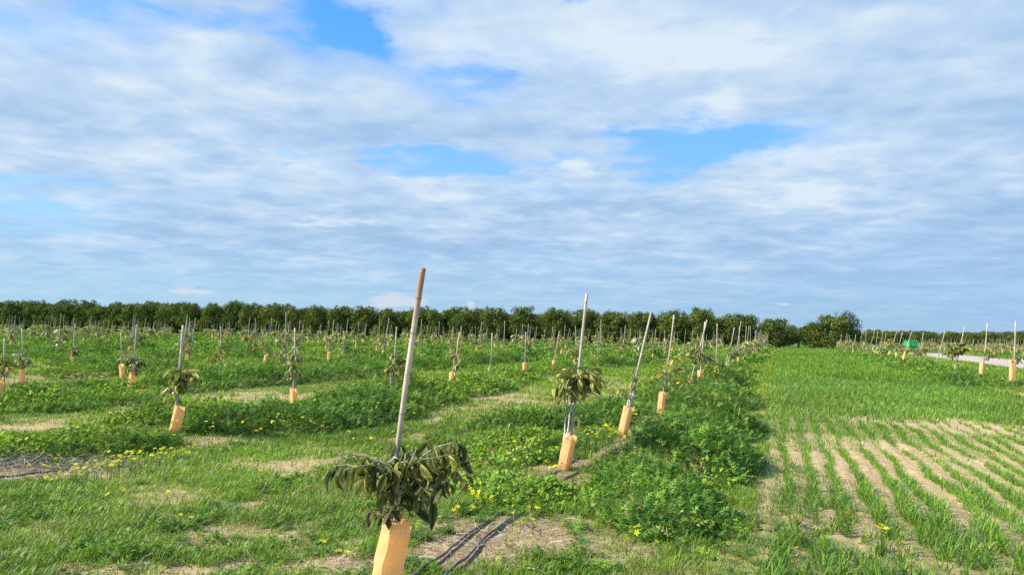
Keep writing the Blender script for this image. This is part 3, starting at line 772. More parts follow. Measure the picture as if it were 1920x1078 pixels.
def rnd_tips(seed, n, r=.3, z0=.6, z1=1.25, bias=(0, 0), w=1.0):
    g = np.random.default_rng(seed); a = g.random(n) * 6.3; rr = r * np.sqrt(g.random(n) * .9 + .1); z = z0 + (z1 - z0) * g.random(n)
    return [(bias[0] * z[i] + math.cos(a[i]) * rr[i], bias[1] * z[i] + math.sin(a[i]) * rr[i], z[i], w * g.uniform(.6, 1.3)) for i in range(n)]

G_SAP = 'young avocado saplings planted in rows across the field'
G_STK = 'bamboo stakes holding up the saplings'
G_GRD = 'tan sleeves around the sapling trunks'
def near_sapling(x, y, label, rz=0.0, **kw):
    T_, Fg = sapling(**kw); z = zg1(x, y)
    r = bpy.data.objects.new('avocado_sapling', None); C.objects.link(r); r.location = (x, y, z); r.rotation_euler.z = rz; r.empty_display_size = .2
    tag(r, label, 'sapling', G_SAP)
    T_.obj('trunk', M_WASH, r, True); Fg.obj('foliage', [M_AVO, M_AVO], r)
    return r

def stake_geo(h=2.05, r_b=.014, r_t=.017, seed=1, brown=0.0, sides=8, segs=26):
    r = np.random.default_rng(seed); g = Geo(); zs = []; rad = []; cols = []
    node = .0; nodes = []
    zz = r.uniform(.08, .2)
    while zz < h: nodes.append(zz); zz += r.uniform(.20, .30)
    base = np.array([.44, .38, .29]); br = np.array([.30, .16, .085])
    pts = list(np.linspace(-.05, h, segs))
    for nd in nodes: pts += [nd - .010, nd, nd + .010]
    pts = sorted(p for p in pts if p <= h)
    for z in pts:
        u = max(0, z / h); rr = r_b + (r_t - r_b) * u
        if min(abs(z - nd) for nd in nodes) < .003: rr *= 1.16
        zs.append(z); rad.append(rr)
        k = max(0, (z - (h - brown)) / max(.001, brown)) if brown else 0
        c = base * (1 + .25 * (r.random() - .5)) * (.8 + .35 * u); c = c * (1 - min(1, k * 1.6)) + br * min(1, k * 1.6)
        if min(abs(z - nd) for nd in nodes) < .003: c = c * .55
        cols.append(c)
    bend = np.array([.012 * math.sin(z * 1.7 + seed) for z in zs])
    g.tube(np.stack([bend, bend * .4, np.array(zs)], 1), np.array(rad), sides, np.array(cols)); return g
def lean_rot(dx, dy, h):      # top offset -> rotation
    v = Vector((dx, dy, h)).normalized(); return Vector((0, 0, 1)).rotation_difference(v).to_euler()
def stake(x, y, top, label, **kw):
    """top: (dx, dy, height)"""
    h = math.sqrt(sum(c * c for c in top)); o = stake_geo(h=h, **kw).obj('bamboo_stake', M_BAMBOO, None, True)
    o.location = (x, y, zg1(x, y)); o.rotation_euler = lean_rot(top[0], top[1], top[2]); tag(o, label, 'stake', G_STK); return o
def guard_geo(h=.48, a=.075, b=.075, seed=0, taper=1.0, crumple=.008, segs=5):
    """an open folded sleeve with a rhombic section, creased at four corners"""
    r = np.random.default_rng(seed); g = Geo()
    def ring(z, k, off):
        base = [(-a * k, 0), (-a * .1 * k, -b * k), (a * k, 0.0), (a * .1 * k, b * k)]
        V = []
        for i in range(4):
            p, q_ = np.array(base[i]), np.array(base[(i + 1) % 4])
            for u in (0, .5): V.append(p + (q_ - p) * u)
        V = np.array(V); V = V * (1 - off / a); return np.c_[V, np.full(8, z)]
    zs = np.linspace(0, h, segs); O = []; In = []
    for i, z in enumerate(zs):
        k = 1 + (taper - 1) * (z / h); jt = r.normal(0, crumple * (0.3 + 1.0 * (i == segs - 1)), (8, 3))
        O.append(ring(z, k, 0) + jt); In.append(ring(z, k, .003) + jt)
    O[-1][:, 2] += r.normal(0, .006, 8); In[-1][:, 2] = O[-1][:, 2]
    V = np.vstack(O); n = segs * 8; T_ = []
    for i in range(segs - 1):
        for j in range(8):
            p, q_ = i * 8 + j, i * 8 + (j + 1) % 8
            T_ += [(p, q_, q_ + 8), (p, q_ + 8, p + 8)]
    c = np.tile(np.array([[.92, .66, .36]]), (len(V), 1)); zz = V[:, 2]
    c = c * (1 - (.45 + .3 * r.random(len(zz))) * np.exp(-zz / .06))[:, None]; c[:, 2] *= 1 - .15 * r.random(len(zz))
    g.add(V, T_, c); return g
def guard(x, y, lean, label, rz=0.0, **kw):
    o = guard_geo(**kw).obj('tree_guard', M_GUARD); o.location = (x, y, zg1(x, y) - .01)
    m = Vector((0, 0, 1)).rotation_difference(Vector((lean[0], lean[1], 1)).normalized()).to_matrix() @ Matrix.Rotation(rz, 3, 'Z')
    o.rotation_euler = m.to_euler(); return tag(o, label, 'tree guard', G_GRD)

taken = []      # world points of individually built saplings
# --- the large sapling in front
x1, y1 = P(716, 1136); taken.append((x1, y1)); K1 = F / y1
def rel(px, py, dy=0.0):
    d = ray(px, py); t_ = (y1 + dy) / d[1]; return (d[0] * t_ - x1, dy, EYE + d[2] * t_)
tipsA = [rel(652, 880, .05) + (1.0,), rel(668, 868, -.1) + (1.0,), rel(672, 905, -.18) + (1.1,), rel(648, 905, .12) + (.8,), rel(700, 880, .15) + (.9,), rel(716, 872, -.05) + (1.1,),
         rel(700, 905, -.12) + (1.0,), rel(740, 878, .1) + (1.0,), rel(765, 862, -.08) + (1.2,), rel(790, 852, .12) + (1.0,), rel(806, 838, 0) + (.7,), rel(822, 856, .15) + (1.0,),
         rel(845, 862, -.05) + (1.3,), rel(862, 872, .1) + (1.1,), rel(838, 878, -.15) + (1.2,), rel(812, 880, .05) + (1.0,), rel(786, 886, -.12) + (1.1,), rel(760, 895, .12) + (1.1,),
         rel(735, 905, -.15) + (1.1,), rel(716, 920, .1) + (.8,), rel(770, 930, -.05) + (.7,), rel(745, 850, .15) + (.7,), rel(828, 905, .1) + (.9,), rel(690, 925, -.05) + (.7,), rel(872, 862, .02) + (1.1,), rel(868, 885, -.1) + (1.0,), rel(852, 900, .12) + (.9,)]
tipsA = [((a - .09) * 1.24 + .08, b * 1.2, c + .04 * math.sin(a * 37), w) for (a, b, c, w) in tipsA]
PALA = np.array([(.020, .034, .009), (.028, .046, .012), (.045, .065, .016), (.11, .13, .03), (.20, .21, .045), (.05, .035, .02), (.30, .30, .07), (.025, .040, .011), (.035, .05, .012)])
T_, Fg = sapling(11, tipsA, lean=(.14, -.03), trunk_top=.84, nleaf=6.3, size=.125, r0=.016, pal=PALA, hang=-.55)
# a low drooping shoot with shrivelled leaves over the sleeve, and one with broad leaves to its right
T2_, F2_ = sapling(12, [rel(698, 975, -.14) + (.9,), rel(712, 985, -.17) + (1.0,), rel(728, 985, -.16) + (.8,), rel(745, 975, -.14) + (.6,)], lean=(.14, -.03), trunk_top=.5, nleaf=5, size=.085, pal=np.array([(.05, .04, .03), (.09, .07, .05), (.03, .04, .02)]), r0=.008)
T3_, F3_ = sapling(13, [rel(800, 950, -.05) + (.7,), rel(820, 962, .0) + (.8,), rel(785, 955, .05) + (.5,)], lean=(.14, -.03), trunk_top=.6, nleaf=6, size=.13, r0=.008)
root = bpy.data.objects.new('avocado_sapling', None); C.objects.link(root); root.location = (x1, y1, zg1(x1, y1)); root.empty_display_size = .2
tag(root, 'largest avocado sapling with drooping dark leaves, at the bottom over a creamy sleeve', 'sapling', G_SAP)
for g_ in (T2_, T3_):
    for V_, TT, CC, MM in zip(g_.V[1:], g_.T[1:], g_.Cc[1:], g_.M[1:]): T_.add(V_, TT - TT.min() if False else TT - (TT.min() - 0) + 0, CC, 0)
for g_ in (F2_, F3_):
    for V_, TT, CC, MM in zip(g_.V, g_.T, g_.Cc, g_.M): Fg.add(V_, TT - TT.min(), CC, MM[0])
T_.obj('trunk', M_WASH, root, True); Fg.obj('foliage', [M_AVO, M_AVO], root)
def stake_px(bx, by, tx, ty, label, dy=0.0, **kw):
    """a stake standing on the ground seen at (bx, by) whose top is seen at (tx, ty)"""
    x, y = P(bx, by); d = ray(tx, ty); t_ = (y + dy) / d[1]; z0 = zg1(x, y)
    return stake(x, y, (d[0] * t_ - x, dy, EYE + d[2] * t_ - z0), label, **kw)
stake_px(713, 1125, 793, 503, 'thick bamboo stake with a brown weathered top, rising from the largest sapling', dy=.05, r_b=.012, r_t=.0185, seed=3, brown=.38, sides=12, segs=60)
for o_, h_ in ((bpy.data.objects['bamboo_stake'], .80),):
    g = Geo(); th = np.linspace(0, 2 * math.pi, 15); g.tube(np.stack([.024 * np.cos(th) - .006, .022 * np.sin(th), h_ + .004 * np.sin(th * 2)], 1), .0045, 5, (.7, .68, .62)); g.tube(np.array([(-.02, -.02, h_), (-.045, -.03, h_ - .025), (-.06, -.03, h_ - .05)]), .004, 5, (.7, .68, .62)); g.obj('tie', M_WASH, o_)
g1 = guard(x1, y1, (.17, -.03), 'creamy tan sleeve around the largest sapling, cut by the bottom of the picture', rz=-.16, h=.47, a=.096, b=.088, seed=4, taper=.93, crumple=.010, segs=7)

# --- the other saplings that can be told apart
def place(bx, by, tx, ty, name, lab_s, lab_k, lab_g=None, gh=.48, gl=None, gw=.075, **kw):
    """base pixel, stake top pixel"""
    x, y = P(bx, by); taken.append((x, y)); d = ray(tx, ty); t_ = y / d[1]; z0 = zg1(x, y); tx_ = d[0] * t_ - x; th = EYE + d[2] * t_ - z0
    ln = (tx_ / th, 0.0)
    kw.setdefault('lean', ln); kw.setdefault('stems', ((0.0, .02),))
    near_sapling(x, y, lab_s, **kw)
    stake(x + .03, y + .02, (tx_, 0, th), lab_k, seed=int(bx), r_b=.015, r_t=.017, segs=20)
    if lab_g: guard(x, y, gl if gl else ln, lab_g, rz=((int(bx) % 7) - 3) * .09 - .1, h=gh, a=gw, b=gw * .95, seed=int(bx) % 97)
def tips_px(bx, by, lst, sd=0):
    x, y = P(bx, by); g = np.random.default_rng(sd); o_ = []
    for (px, py, w) in lst:
        dy = g.uniform(-.18, .18); d = ray(px, py); t_ = (y + dy) / d[1]; o_.append((d[0] * t_ - x, dy, EYE + d[2] * t_ - zg1(x, y), w))
    return o_
place(1056, 890, 1097, 551, 'b', 'sapling with a dense tuft of long pale olive leaves, just beyond the largest one', 'smooth bamboo stake leaning out of the pale olive tuft', 'leaning orange sleeve with two black staples on its seam', gh=.43, gl=(.19, 0),
      seed=21, tips=tips_px(1056, 890, [(1050, 705, 1), (1062, 695, 1), (1075, 690, 1.2), (1085, 695, 1.2), (1095, 700, 1.2), (1105, 705, 1.1), (1120, 700, .9), (1130, 712, .9), (1070, 715, 1), (1085, 715, 1.2), (1100, 690, .8), (1050, 725, .9), (1110, 690, .6), (1078, 702, 1), (1096, 770, .3)], 2),
      trunk_top=1.12, nleaf=9, size=.16, pal=OLIVE, stems=((0, .02), (-.07, .03)))
place(1166, 822, 1217, 585, 'c', 'thin sapling with few leaves and several bare white stems, beside the slanting orange sleeve', 'strongly slanting bamboo stake with a dark tip, third in the first row', 'plain slanting orange sleeve standing on bare sand, third in the first row', gh=.50,
      seed=22, tips=tips_px(1166, 822, [(1150, 730, .6), (1195, 690, .7), (1188, 700, .5), (1200, 745, .6), (1190, 722, .4), (1165, 735, .5)], 3), trunk_top=.9, nleaf=6, size=.13, pal=np.vstack([OLIVE, YELLO]), stems=((0, .02), (.05, .0), (-.03, .03), (.03, -.02)))
place(1237, 783, 1261, 590, 'd', 'spreading sapling with long bare arms and yellow green hanging leaves, fourth in the first row', 'straight brown bamboo stake behind the spreading yellow green sapling', 'pale brown sleeve sunk in weeds, fourth in the first row',
      seed=23, tips=tips_px(1237, 783, [(1235, 700, 1), (1245, 692, .8), (1275, 690, 1), (1280, 710, 1.1), (1290, 680, .7), (1262, 660, .5), (1272, 640, .4), (1285, 665, .8), (1220, 705, .6)], 4), trunk_top=.95, nleaf=8, size=.15, pal=YELLO)
place(1286, 755, 1323, 599, 'e', 'leafy olive sapling on a tilted white trunk, above the square cream sleeve', 'bamboo stake leaning right through the leafy olive sapling', 'square cream sleeve above the big weed mound', gh=.62, gw=.09,
      seed=24, tips=tips_px(1286, 755, [(1285, 650, 1.2), (1300, 645, 1.1), (1292, 660, 1), (1310, 650, .9), (1280, 665, .7), (1320, 660, 1)], 5), trunk_top=1.25, nleaf=9, size=.15, pal=OLIVE)
place(1310, 742, 1320, 603, 'f', 'olive brown sapling drooping right of a white trunk, next to the yellow flowers', 'upright pale stake crossing the slanted one', 'tall narrow cream sleeve beside the yellow flowers', gh=.62,
      seed=25, tips=tips_px(1310, 742, [(1322, 655, 1), (1330, 665, 1), (1338, 670, 1.1), (1326, 675, 1), (1345, 668, .8), (1312, 650, .7)], 6), trunk_top=1.2, nleaf=9, size=.16, pal=np.vstack([OLIVE, GREYO]))
place(1342, 717, 1343, 607, 'g', 'nearly leafless forked white sapling beside an upright stake', 'upright bamboo stake by the forked white sapling', 'short cream sleeve just showing over the weeds by the forked sapling', gh=.55,
      seed=26, tips=tips_px(1342, 717, [(1352, 665, .3), (1336, 650, .3), (1345, 660, .3)], 7), trunk_top=1.0, nleaf=6, size=.12, pal=OLIVE)
place(1357, 705, 1376, 614, 'h', 'pale sapling on two crossing white stems behind the forked one', 'slanting pale stake with a kink of leaves', 'thin cream sleeve leaning right in the first row',
      seed=27, tips=tips_px(1357, 705, [(1366, 655, .9), (1372, 650, .8), (1360, 648, .7)], 8), trunk_top=1.2, nleaf=8, size=.15, pal=OLIVE, stems=((0, .02), (.12, 0)))
# second row
place(325, 821, 337, 609, 'i', 'sapling with a round golden olive head and grey leaves under it, second row', 'straight grey stake behind the golden olive head', 'tall leaning cream and orange sleeve of the second row, in front of a weed bush', gh=.41, gl=(.20, 0), gw=.085,
      seed=31, tips=tips_px(325, 821, [(345, 690, 1.2), (355, 695, 1.2), (335, 695, 1), (365, 700, 1.1), (372, 705, 1), (350, 705, 1), (325, 690, .8), (318, 730, .7), (325, 740, .7), (332, 722, 1), (328, 715, .8)], 11), trunk_top=1.1, nleaf=9, size=.15, pal=np.vstack([YELLO, OLIVE, DARKL[3:5]]))
place(551, 765, 549, 615, 'j', 'tall narrow brown olive sapling with a white trunk rising from the weeds', 'dark straight stake up the middle of the tall narrow sapling', 'low orange sleeve half buried in weeds under the tall narrow sapling', gh=.42,
      seed=32, tips=tips_px(551, 765, [(545, 660, 1), (552, 650, 1), (558, 670, 1), (548, 680, 1.2), (555, 690, 1.1), (545, 700, 1), (560, 700, .9), (538, 705, .7), (562, 660, .8)], 12), trunk_top=1.2, nleaf=9, size=.14, pal=np.vstack([OLIVE, GREYO]))
place(730, 750, 742, 613, 'k', 'bushy olive sapling behind the thick foreground stake', 'pale stake leaning over the bushy olive sapling', None,
      seed=33, tips=tips_px(730, 750, [(740, 665, 1.2), (750, 670, 1.2), (758, 675, 1.2), (735, 680, 1), (745, 690, 1.3), (755, 690, 1.2), (725, 690, .9), (765, 685, .9), (740, 700, .8)], 13), trunk_top=1.1, nleaf=10, size=.16, pal=OLIVE)
place(843, 738, 860, 622, 'l', 'small sapling with leaves hanging off its right side, in front of dark weeds', 'kinked stake pair over the small right-hanging sapling', 'small pale sleeve at the left end of a dark weed mound', gh=.5,
      seed=34, tips=tips_px(843, 738, [(855, 668, 1.1), (862, 672, 1.1), (868, 678, 1), (848, 665, .8), (860, 680, 1)], 14), trunk_top=1.05, nleaf=9, size=.15, pal=np.vstack([OLIVE, GREYO]))
place(918, 716, 921, 624, 'm', 'bare white sapling stem without leaves over dark weeds', 'straight pale stake beside the bare stem', 'tiny cream sleeve below the bare stem', gh=.4,
      seed=35, tips=tips_px(918, 716, [(922, 668, .2)], 15), trunk_top=.8, nleaf=4, size=.1, pal=OLIVE)
place(983, 708, 985, 622, 'n', 'almost leafless sapling with two thin curved arms', 'dark thin stake above the curved arms', 'pinkish sleeve under the curved arms', gh=.5,
      seed=36, tips=tips_px(983, 708, [(992, 665, .25), (978, 663, .25)], 16), trunk_top=.95, nleaf=4, size=.1, pal=OLIVE)
place(1035, 703, 1047, 620, 'o', 'leafless pale sapling stem on sand left of the pale olive tuft', 'slanting stake above the leafless pale stem', 'upright cream sleeve standing on sand left of the pale olive tuft', gh=.55,
      seed=37, tips=tips_px(1035, 703, [(1048, 664, .25)], 17), trunk_top=.9, nleaf=4, size=.1, pal=OLIVE)
# third and fourth rows
place(244, 739, 252, 608, 'p', 'dark spreading sapling with a white trunk over the cream sleeve, third row', 'pale stake rising through the dark spreading sapling', 'cream and orange sleeve on bare sand in the third row', gh=.50, gl=(.10, 0), gw=.08,
      seed=41, tips=tips_px(244, 739, [(240, 680, 1), (250, 685, 1), (258, 675, 1), (265, 678, 1), (272, 680, .9), (236, 672, .8), (246, 668, 1), (256, 690, .7), (262, 672, .9)], 21), trunk_top=1.05, nleaf=9, size=.14, pal=np.vstack([DARKL, GREYO]))
place(230, 712, 224, 624, 'q', 'slim dark sapling left of the dark spreading one', 'thin stake leaning left beside an orange sleeve', 'narrow orange sleeve just left of the dark spreading sapling', gh=.45,
      seed=42, tips=tips_px(230, 712, [(235, 668, .8), (240, 672, .8), (232, 660, .7)], 22), trunk_top=1.0, nleaf=8, size=.14, pal=GREYO)
place(43, 722, 37, 616, 'r', 'grey green hanging sapling by the left edge over an orange sleeve', 'forked pale stake over the grey green hanging sapling', 'small orange sleeve near the left edge of the field', gh=.42,
      seed=43, tips=tips_px(43, 722, [(38, 672, 1), (46, 676, 1), (52, 674, 1.1), (34, 664, .9), (44, 680, 1.1), (50, 682, 1), (40, 655, .7)], 23), trunk_top=1.0, nleaf=10, size=.15, pal=GREYO)
place(135, 690, 139, 606, 's', 'dark round sapling left of the spreading one, over a cream sleeve', 'pale stake up the left side of the dark round sapling', 'cream sleeve with an orange edge under the dark round sapling', gh=.5,
      seed=44, tips=tips_px(135, 690, [(140, 650, 1.2), (146, 655, 1.2), (143, 662, 1.2), (150, 650, 1), (138, 658, 1)], 24), trunk_top=1.05, nleaf=10, size=.15, pal=np.vstack([DARKL[2:], GREYO]))
place(413, 708, 411, 612, 't', 'sapling with an orange yellow arm of leaves reaching left', 'slim stake above the orange yellow arm', 'low cream sleeve below the white trunk with the orange yellow arm', gh=.22,
      seed=45, tips=tips_px(413, 708, [(388, 672, 1.1), (394, 668, 1), (404, 660, 1), (412, 655, 1), (420, 662, .9), (428, 682, .8), (434, 684, .7), (410, 645, .8)], 25), trunk_top=1.1, nleaf=10, size=.15, pal=np.vstack([YELLO, OLIVE]))
place(640, 694, 642, 620, 'u', 'small yellowish sapling on a dark weed mound', 'dark upright stake on the weed mound', 'orange sleeve behind the dark weed mound', gh=.35,
      seed=46, tips=tips_px(640, 694, [(646, 670, 1), (652, 672, 1), (636, 665, .9), (644, 662, .8)], 26), trunk_top=.95, nleaf=9, size=.14, pal=YELLO)
place(0, 768, 3, 634, 'v', 'brownish sapling cut by the left edge of the picture', 'stake cut by the left edge of the picture', 'orange sleeve cut by the left edge of the picture', gh=.5,
      seed=47, tips=tips_px(0, 768, [(4, 678, 1.2), (12, 684, 1.2), (16, 690, 1), (0, 672, 1), (8, 695, 1), (-10, 690, 1)], 27), trunk_top=1.0, nleaf=10, size=.16, pal=np.vstack([OLIVE, YELLO]))
# the row right of the sown strip
def rowR(xpx): tn = math.tan(math.atan((xpx - CX) / F)); y = ROW_R / (tn * DC - DS); return tn * y, y
def placeR(xpx, tx, ty, labs, tips, gh=.5, pal=OLIVE, seed=1, nleaf=9, trunk_top=1.1, size=.15, r_=.3):
    x, y = rowR(xpx); taken.append((x, y)); d = ray(tx, ty); t_ = y / d[1]; z0 = zg1(x, y); tx_ = d[0] * t_ - x; th = EYE + d[2] * t_ - z0
    near_sapling(x, y, labs[0], seed=seed, tips=tips, lean=(tx_ / th, 0), trunk_top=trunk_top, nleaf=nleaf, size=size, pal=pal, lod=1, leafs=LEAFB)
    stake(x + .05, y, (tx_, 0, th), labs[1], seed=seed, r_b=.02, r_t=.02, segs=12)
    if labs[2]: guard(x, y, (tx_ / th, 0), labs[2], rz=seed * .4, h=gh, a=.10, b=.09, seed=seed)
placeR(1896, 1901, 602, ('sapling with grey hanging leaves at the right edge of the picture', 'tallest white stake at the right edge', 'wide upright cream sleeve at the right edge'), [(a + .45, b, c, w) for (a, b, c, w) in rnd_tips(1, 8, .35, .95, 1.35, (.1, 0))], .95, GREYO, 61, r_=.4)
placeR(1838, 1849, 606, ('sapling with thin leaves hanging right in front of the dirt road', 'white stake leaning in front of the dirt road, second from the right edge', 'torn orange and cream sleeve among weeds, second from the right edge'), [(.35, .1, 1.25, .8), (.6, .1, 1.1, .9), (.8, 0, 1.05, .9), (.5, -.1, 1.2, .7), (1.0, 0, 1.08, .8)], .75, OLIVE, 62)
placeR(1786, 1807, 612, ('big dark umbrella-headed sapling on a whitewashed trunk before the road', 'dark-tipped stake in the umbrella-headed sapling', None), rnd_tips(5, 16, .75, .9, 1.7, (.1, 0), 1.3), .5, np.vstack([DARKL[2:], YELLO]), 63, 11, 1.3, .2)
placeR(1750, 1771, 619, ('leafless whitewashed sapling left of the umbrella-headed one', 'slanting white stake at the end of the road', None), rnd_tips(6, 2, .3, .9, 1.2, (.1, 0), .3), .5, GREYO, 64, 5)
placeR(1721, 1730, 623, ('brownish sapling whose leaves hang low just left of the road end', 'pale stake between the green trailer and the road', None), rnd_tips(7, 10, .55, .8, 1.4, (.2, 0), 1.2), .5, OLIVE, 65, 10, 1.2, .18)
placeR(1691, 1708, 621, ('yellow green sapling in front of the green trailer', 'white stake crossing in front of the green trailer', 'cream sleeve below the green trailer'), rnd_tips(8, 8, .5, .8, 1.2, (.4, 0), 1.1), .85, YELLO, 66, 10, 1.1, .18)
placeR(1676, 1691, 622, ('grey whitewashed sapling left of the green trailer', 'white stake left of the green trailer', 'squat cream sleeve left of the green trailer'), rnd_tips(9, 7, .5, .9, 1.3, (.3, 0)), .8, GREYO, 67, 9, 1.1, .17)
placeR(1663, 1680, 622, ('tall yellow olive sapling with an orange sleeve left of the trailer', 'stake leaning behind the tall yellow olive sapling', 'orange sleeve under the tall yellow olive sapling'), rnd_tips(10, 9, .45, 1.1, 1.7, (.1, 0), 1.2), .7, YELLO, 68, 10, 1.4, .18)

# --- the rest of the plantation: a few kinds copied over the planting grid
protoM, protoF = [], []
def merged_far(seed, pal, n, full=1.0, lod=1):
    tp = rnd_tips(seed, n, .42, .55, 1.30, (.06, 0), full)
    T_, Fg = sapling(seed, tp, lean=(.05, 0), trunk_top=1.15, nleaf=7 if lod == 1 else 4, leafs=LEAFB if lod == 1 else LEAFC, size=.17 if lod == 1 else .26, pal=pal, lod=1, r0=.018 if lod == 1 else .028, sides=5 if lod == 1 else 4)
    return T_, Fg
PALS = [np.vstack([OLIVE, DARKL[3:5]]), np.vstack([OLIVE, GREYO]), np.vstack([YELLO, OLIVE]), np.vstack([DARKL[2:], OLIVE])]
def mesh_of(g, name, mats, smooth=False):
    o = g.obj(name, mats, None, smooth, link=False); return o.data
MIDT, MIDF, FARM = [], [], []
for i in range(6):
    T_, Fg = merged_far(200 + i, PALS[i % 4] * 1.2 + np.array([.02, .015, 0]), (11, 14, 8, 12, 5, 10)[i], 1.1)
    MIDT.append(mesh_of(T_, 'trunk', M_WASH)); MIDF.append(mesh_of(Fg, 'foliage', [M_AVO, M_AVO]))
for i in range(6):
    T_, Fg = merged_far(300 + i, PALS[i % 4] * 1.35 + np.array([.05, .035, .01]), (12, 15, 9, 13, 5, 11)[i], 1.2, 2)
    g = Geo()
    for V_, TT, CC in zip(T_.V, T_.T, T_.Cc): g.add(V_, TT - TT.min(), CC, 0)
    for V_, TT, CC in zip(Fg.V, Fg.T, Fg.Cc): g.add(V_, TT - TT.min(), CC, 1)
    FARM.append((g, mesh_of(g, 'avocado_sapling', [M_WASH, M_AVO])))
STK = [stake_geo(h=h_, r_b=.014, r_t=.015, seed=400 + i, segs=8, sides=5) for i, h_ in enumerate((2.0, 2.1, 1.9, 2.2))]
STKM = [mesh_of(g, 'bamboo_stake', M_BAMBOO) for g in STK]
STKF = [stake_geo(h=h_, r_b=.0125, r_t=.0125, seed=410 + i, segs=3, sides=4) for i, h_ in enumerate((2.0, 2.1, 1.9, 2.2))]
STKFM = [mesh_of(g, 'bamboo_stake', M_BAMBOO) for g in STKF]
GRD = [guard_geo(h=h_, a=.078, b=.075, seed=500 + i, segs=3) for i, h_ in enumerate((.5, .55, .45))]
GRDM = [mesh_of(g, 'tree_guard', M_GUARD) for g in GRD]

rg = np.random.default_rng(77); cand = []
def vis(x, y): return y > 6 and abs(x) < .70 * y + 1.5
for k, L0 in enumerate(ROWS_L):
    for s_ in np.arange(7.2 + (k * 1.37) % 3.4, ORCH_S - 8, 4.5):
        if rg.random() < .07: continue
        L = L0 + rg.normal(0, .12); s2 = s_ + rg.normal(0, .3); x, y = XY(L, s2)
        if not vis(x, y) or min(math.hypot(x - a, y - b) for a, b in taken) < 2.3: continue
        if k == 0 and y < 24: continue
        cand.append((x, y, k))
for s_ in np.arange(64, ORCH_S - 6, 4.2):
    L = ROW_R + rg.normal(0, .12); x, y = XY(L, s_ + rg.normal(0, .3)); cand.append((x, y, 100))
for k, L0 in enumerate(ROWS_FAR):
    for s_ in np.arange(50 + (k % 2) * 1.8, 225, 3.8):
        if rg.random() < .1: continue
        x, y = XY(L0 + rg.normal(0, .12), s_ + rg.normal(0, .3))
        if vis(x, y): cand.append((x, y, 200 + k))
cand.sort(key=lambda c: c[0] ** 2 + c[1] ** 2)
N_IND = 300 - len(taken)
ZONE = {0: ('first row left of the sown strip', 'along the left side of the sown strip'), 1: ('second row', 'in the second row from the sown strip'), 2: ('third row', 'in the third row from the sown strip')}
gs_, gk_, gg_ = Geo(), Geo(), Geo()
def link_obj(name, me, loc, rot, scl=1.0, parent=None):
    o = bpy.data.objects.new(name, me); C.objects.link(o); o.location = loc; o.rotation_euler = rot; o.scale = (scl,) * 3
    if parent is not None: o.parent = parent
    return o
TONE = ['olive', 'brown olive', 'yellowish', 'dark', 'nearly bare', 'brown olive']
def dist_word(d): return 'near' if d < 28 else ('midway' if d < 55 else 'far back')
for i, (x, y, k) in enumerate(cand):
    d = math.hypot(x, y); z = zg1(x, y); v = rg.integers(0, 6); rz = rg.random() * 6.28; sc_ = rg.uniform(.8, 1.2)
    lx = rg.normal(.05 if k < 100 else .09, .05) + (.05 if k == 0 else 0) + (.05 if 100 <= k else 0); ly = rg.normal(0, .03)
    rot = lean_rot(lx, ly, 1.0); vs = rg.integers(0, 4); vg = rg.integers(0, 3); sx = rg.uniform(.92, 1.08) * (1.12 if k == 100 else 1)
    has_g = rg.random() < .93
    ORD = 'first second third fourth fifth sixth seventh eighth ninth tenth'.split()
    zone = ('%s in %s left of the sown strip' % (dist_word(d), 'the %s row' % ORD[k] if k < 10 else 'the outermost rows')) if k < 100 else ('by the right edge of the sown strip' if k == 100 else 'beyond the pale dirt road')
    grp = ' left field' if k < 100 else (' right row' if k == 100 else ' beyond the road')
    if i < N_IND:
        if d < 45:
            r_ = bpy.data.objects.new('avocado_sapling', None); C.objects.link(r_); r_.location = (x, y, z); r_.rotation_euler.z = rz; r_.scale = (sc_,) * 3; r_.empty_display_size = .2
            link_obj('trunk', MIDT[v], (0, 0, 0), (0, 0, 0), 1, r_); link_obj('foliage', MIDF[v], (0, 0, 0), (0, 0, 0), 1, r_)
        else: r_ = link_obj('avocado_sapling', FARM[v][1], (x, y, z), (0, 0, rz), sc_)
        tag(r_, '%s sapling %s' % (TONE[v], zone), 'sapling', G_SAP + ',' + grp)
        o = link_obj('bamboo_stake', (STKM if d < 35 else STKFM)[vs], (x + .06, y, z), rot, sx); tag(o, 'thin bamboo stake %s' % zone, 'stake', G_STK + ',' + grp)
        if has_g:
            o = link_obj('tree_guard', GRDM[vg], (x, y, z - .01), (lean_rot(lx, ly, 1.0).to_matrix() @ Matrix.Rotation(rz * .12 - .4, 3, 'Z')).to_euler(), 1.0 if d < 50 else 1.2); tag(o, 'small cream sleeve %s' % zone, 'tree guard', G_GRD + ',' + grp)
    else:
        m = (Matrix.Translation((x, y, z)) @ Matrix.Rotation(rz, 4, 'Z') @ Matrix.Scale(sc_, 4)); A = np.array(m)
        g = FARM[v][0]; off = 0
        Vv = np.vstack(g.V) @ A[:3, :3].T + A[:3, 3]; Tt = np.vstack(g.T); mm = np.concatenate(g.M)
        gs_.V.append(Vv); gs_.T.append(Tt + gs_.n); gs_.Cc.append(np.vstack(g.Cc)); gs_.M.append(mm); gs_.n += len(Vv)
        A = np.array(Matrix.Translation((x + .06, y, z)) @ rot.to_matrix().to_4x4()); g = STKF[vs]; gk_.add(np.vstack(g.V) @ A[:3, :3].T + A[:3, 3], np.vstack(g.T), np.vstack(g.Cc))
        if has_g:
            A = np.array(Matrix.Translation((x, y, z)) @ rot.to_matrix().to_4x4() @ Matrix.Scale(1.2, 4)); g = GRD[vg]; gg_.add(np.vstack(g.V) @ A[:3, :3].T + A[:3, 3], np.vstack(g.T), np.vstack(g.Cc))
print('saplings', len(cand) + len(taken), 'individual', N_IND)
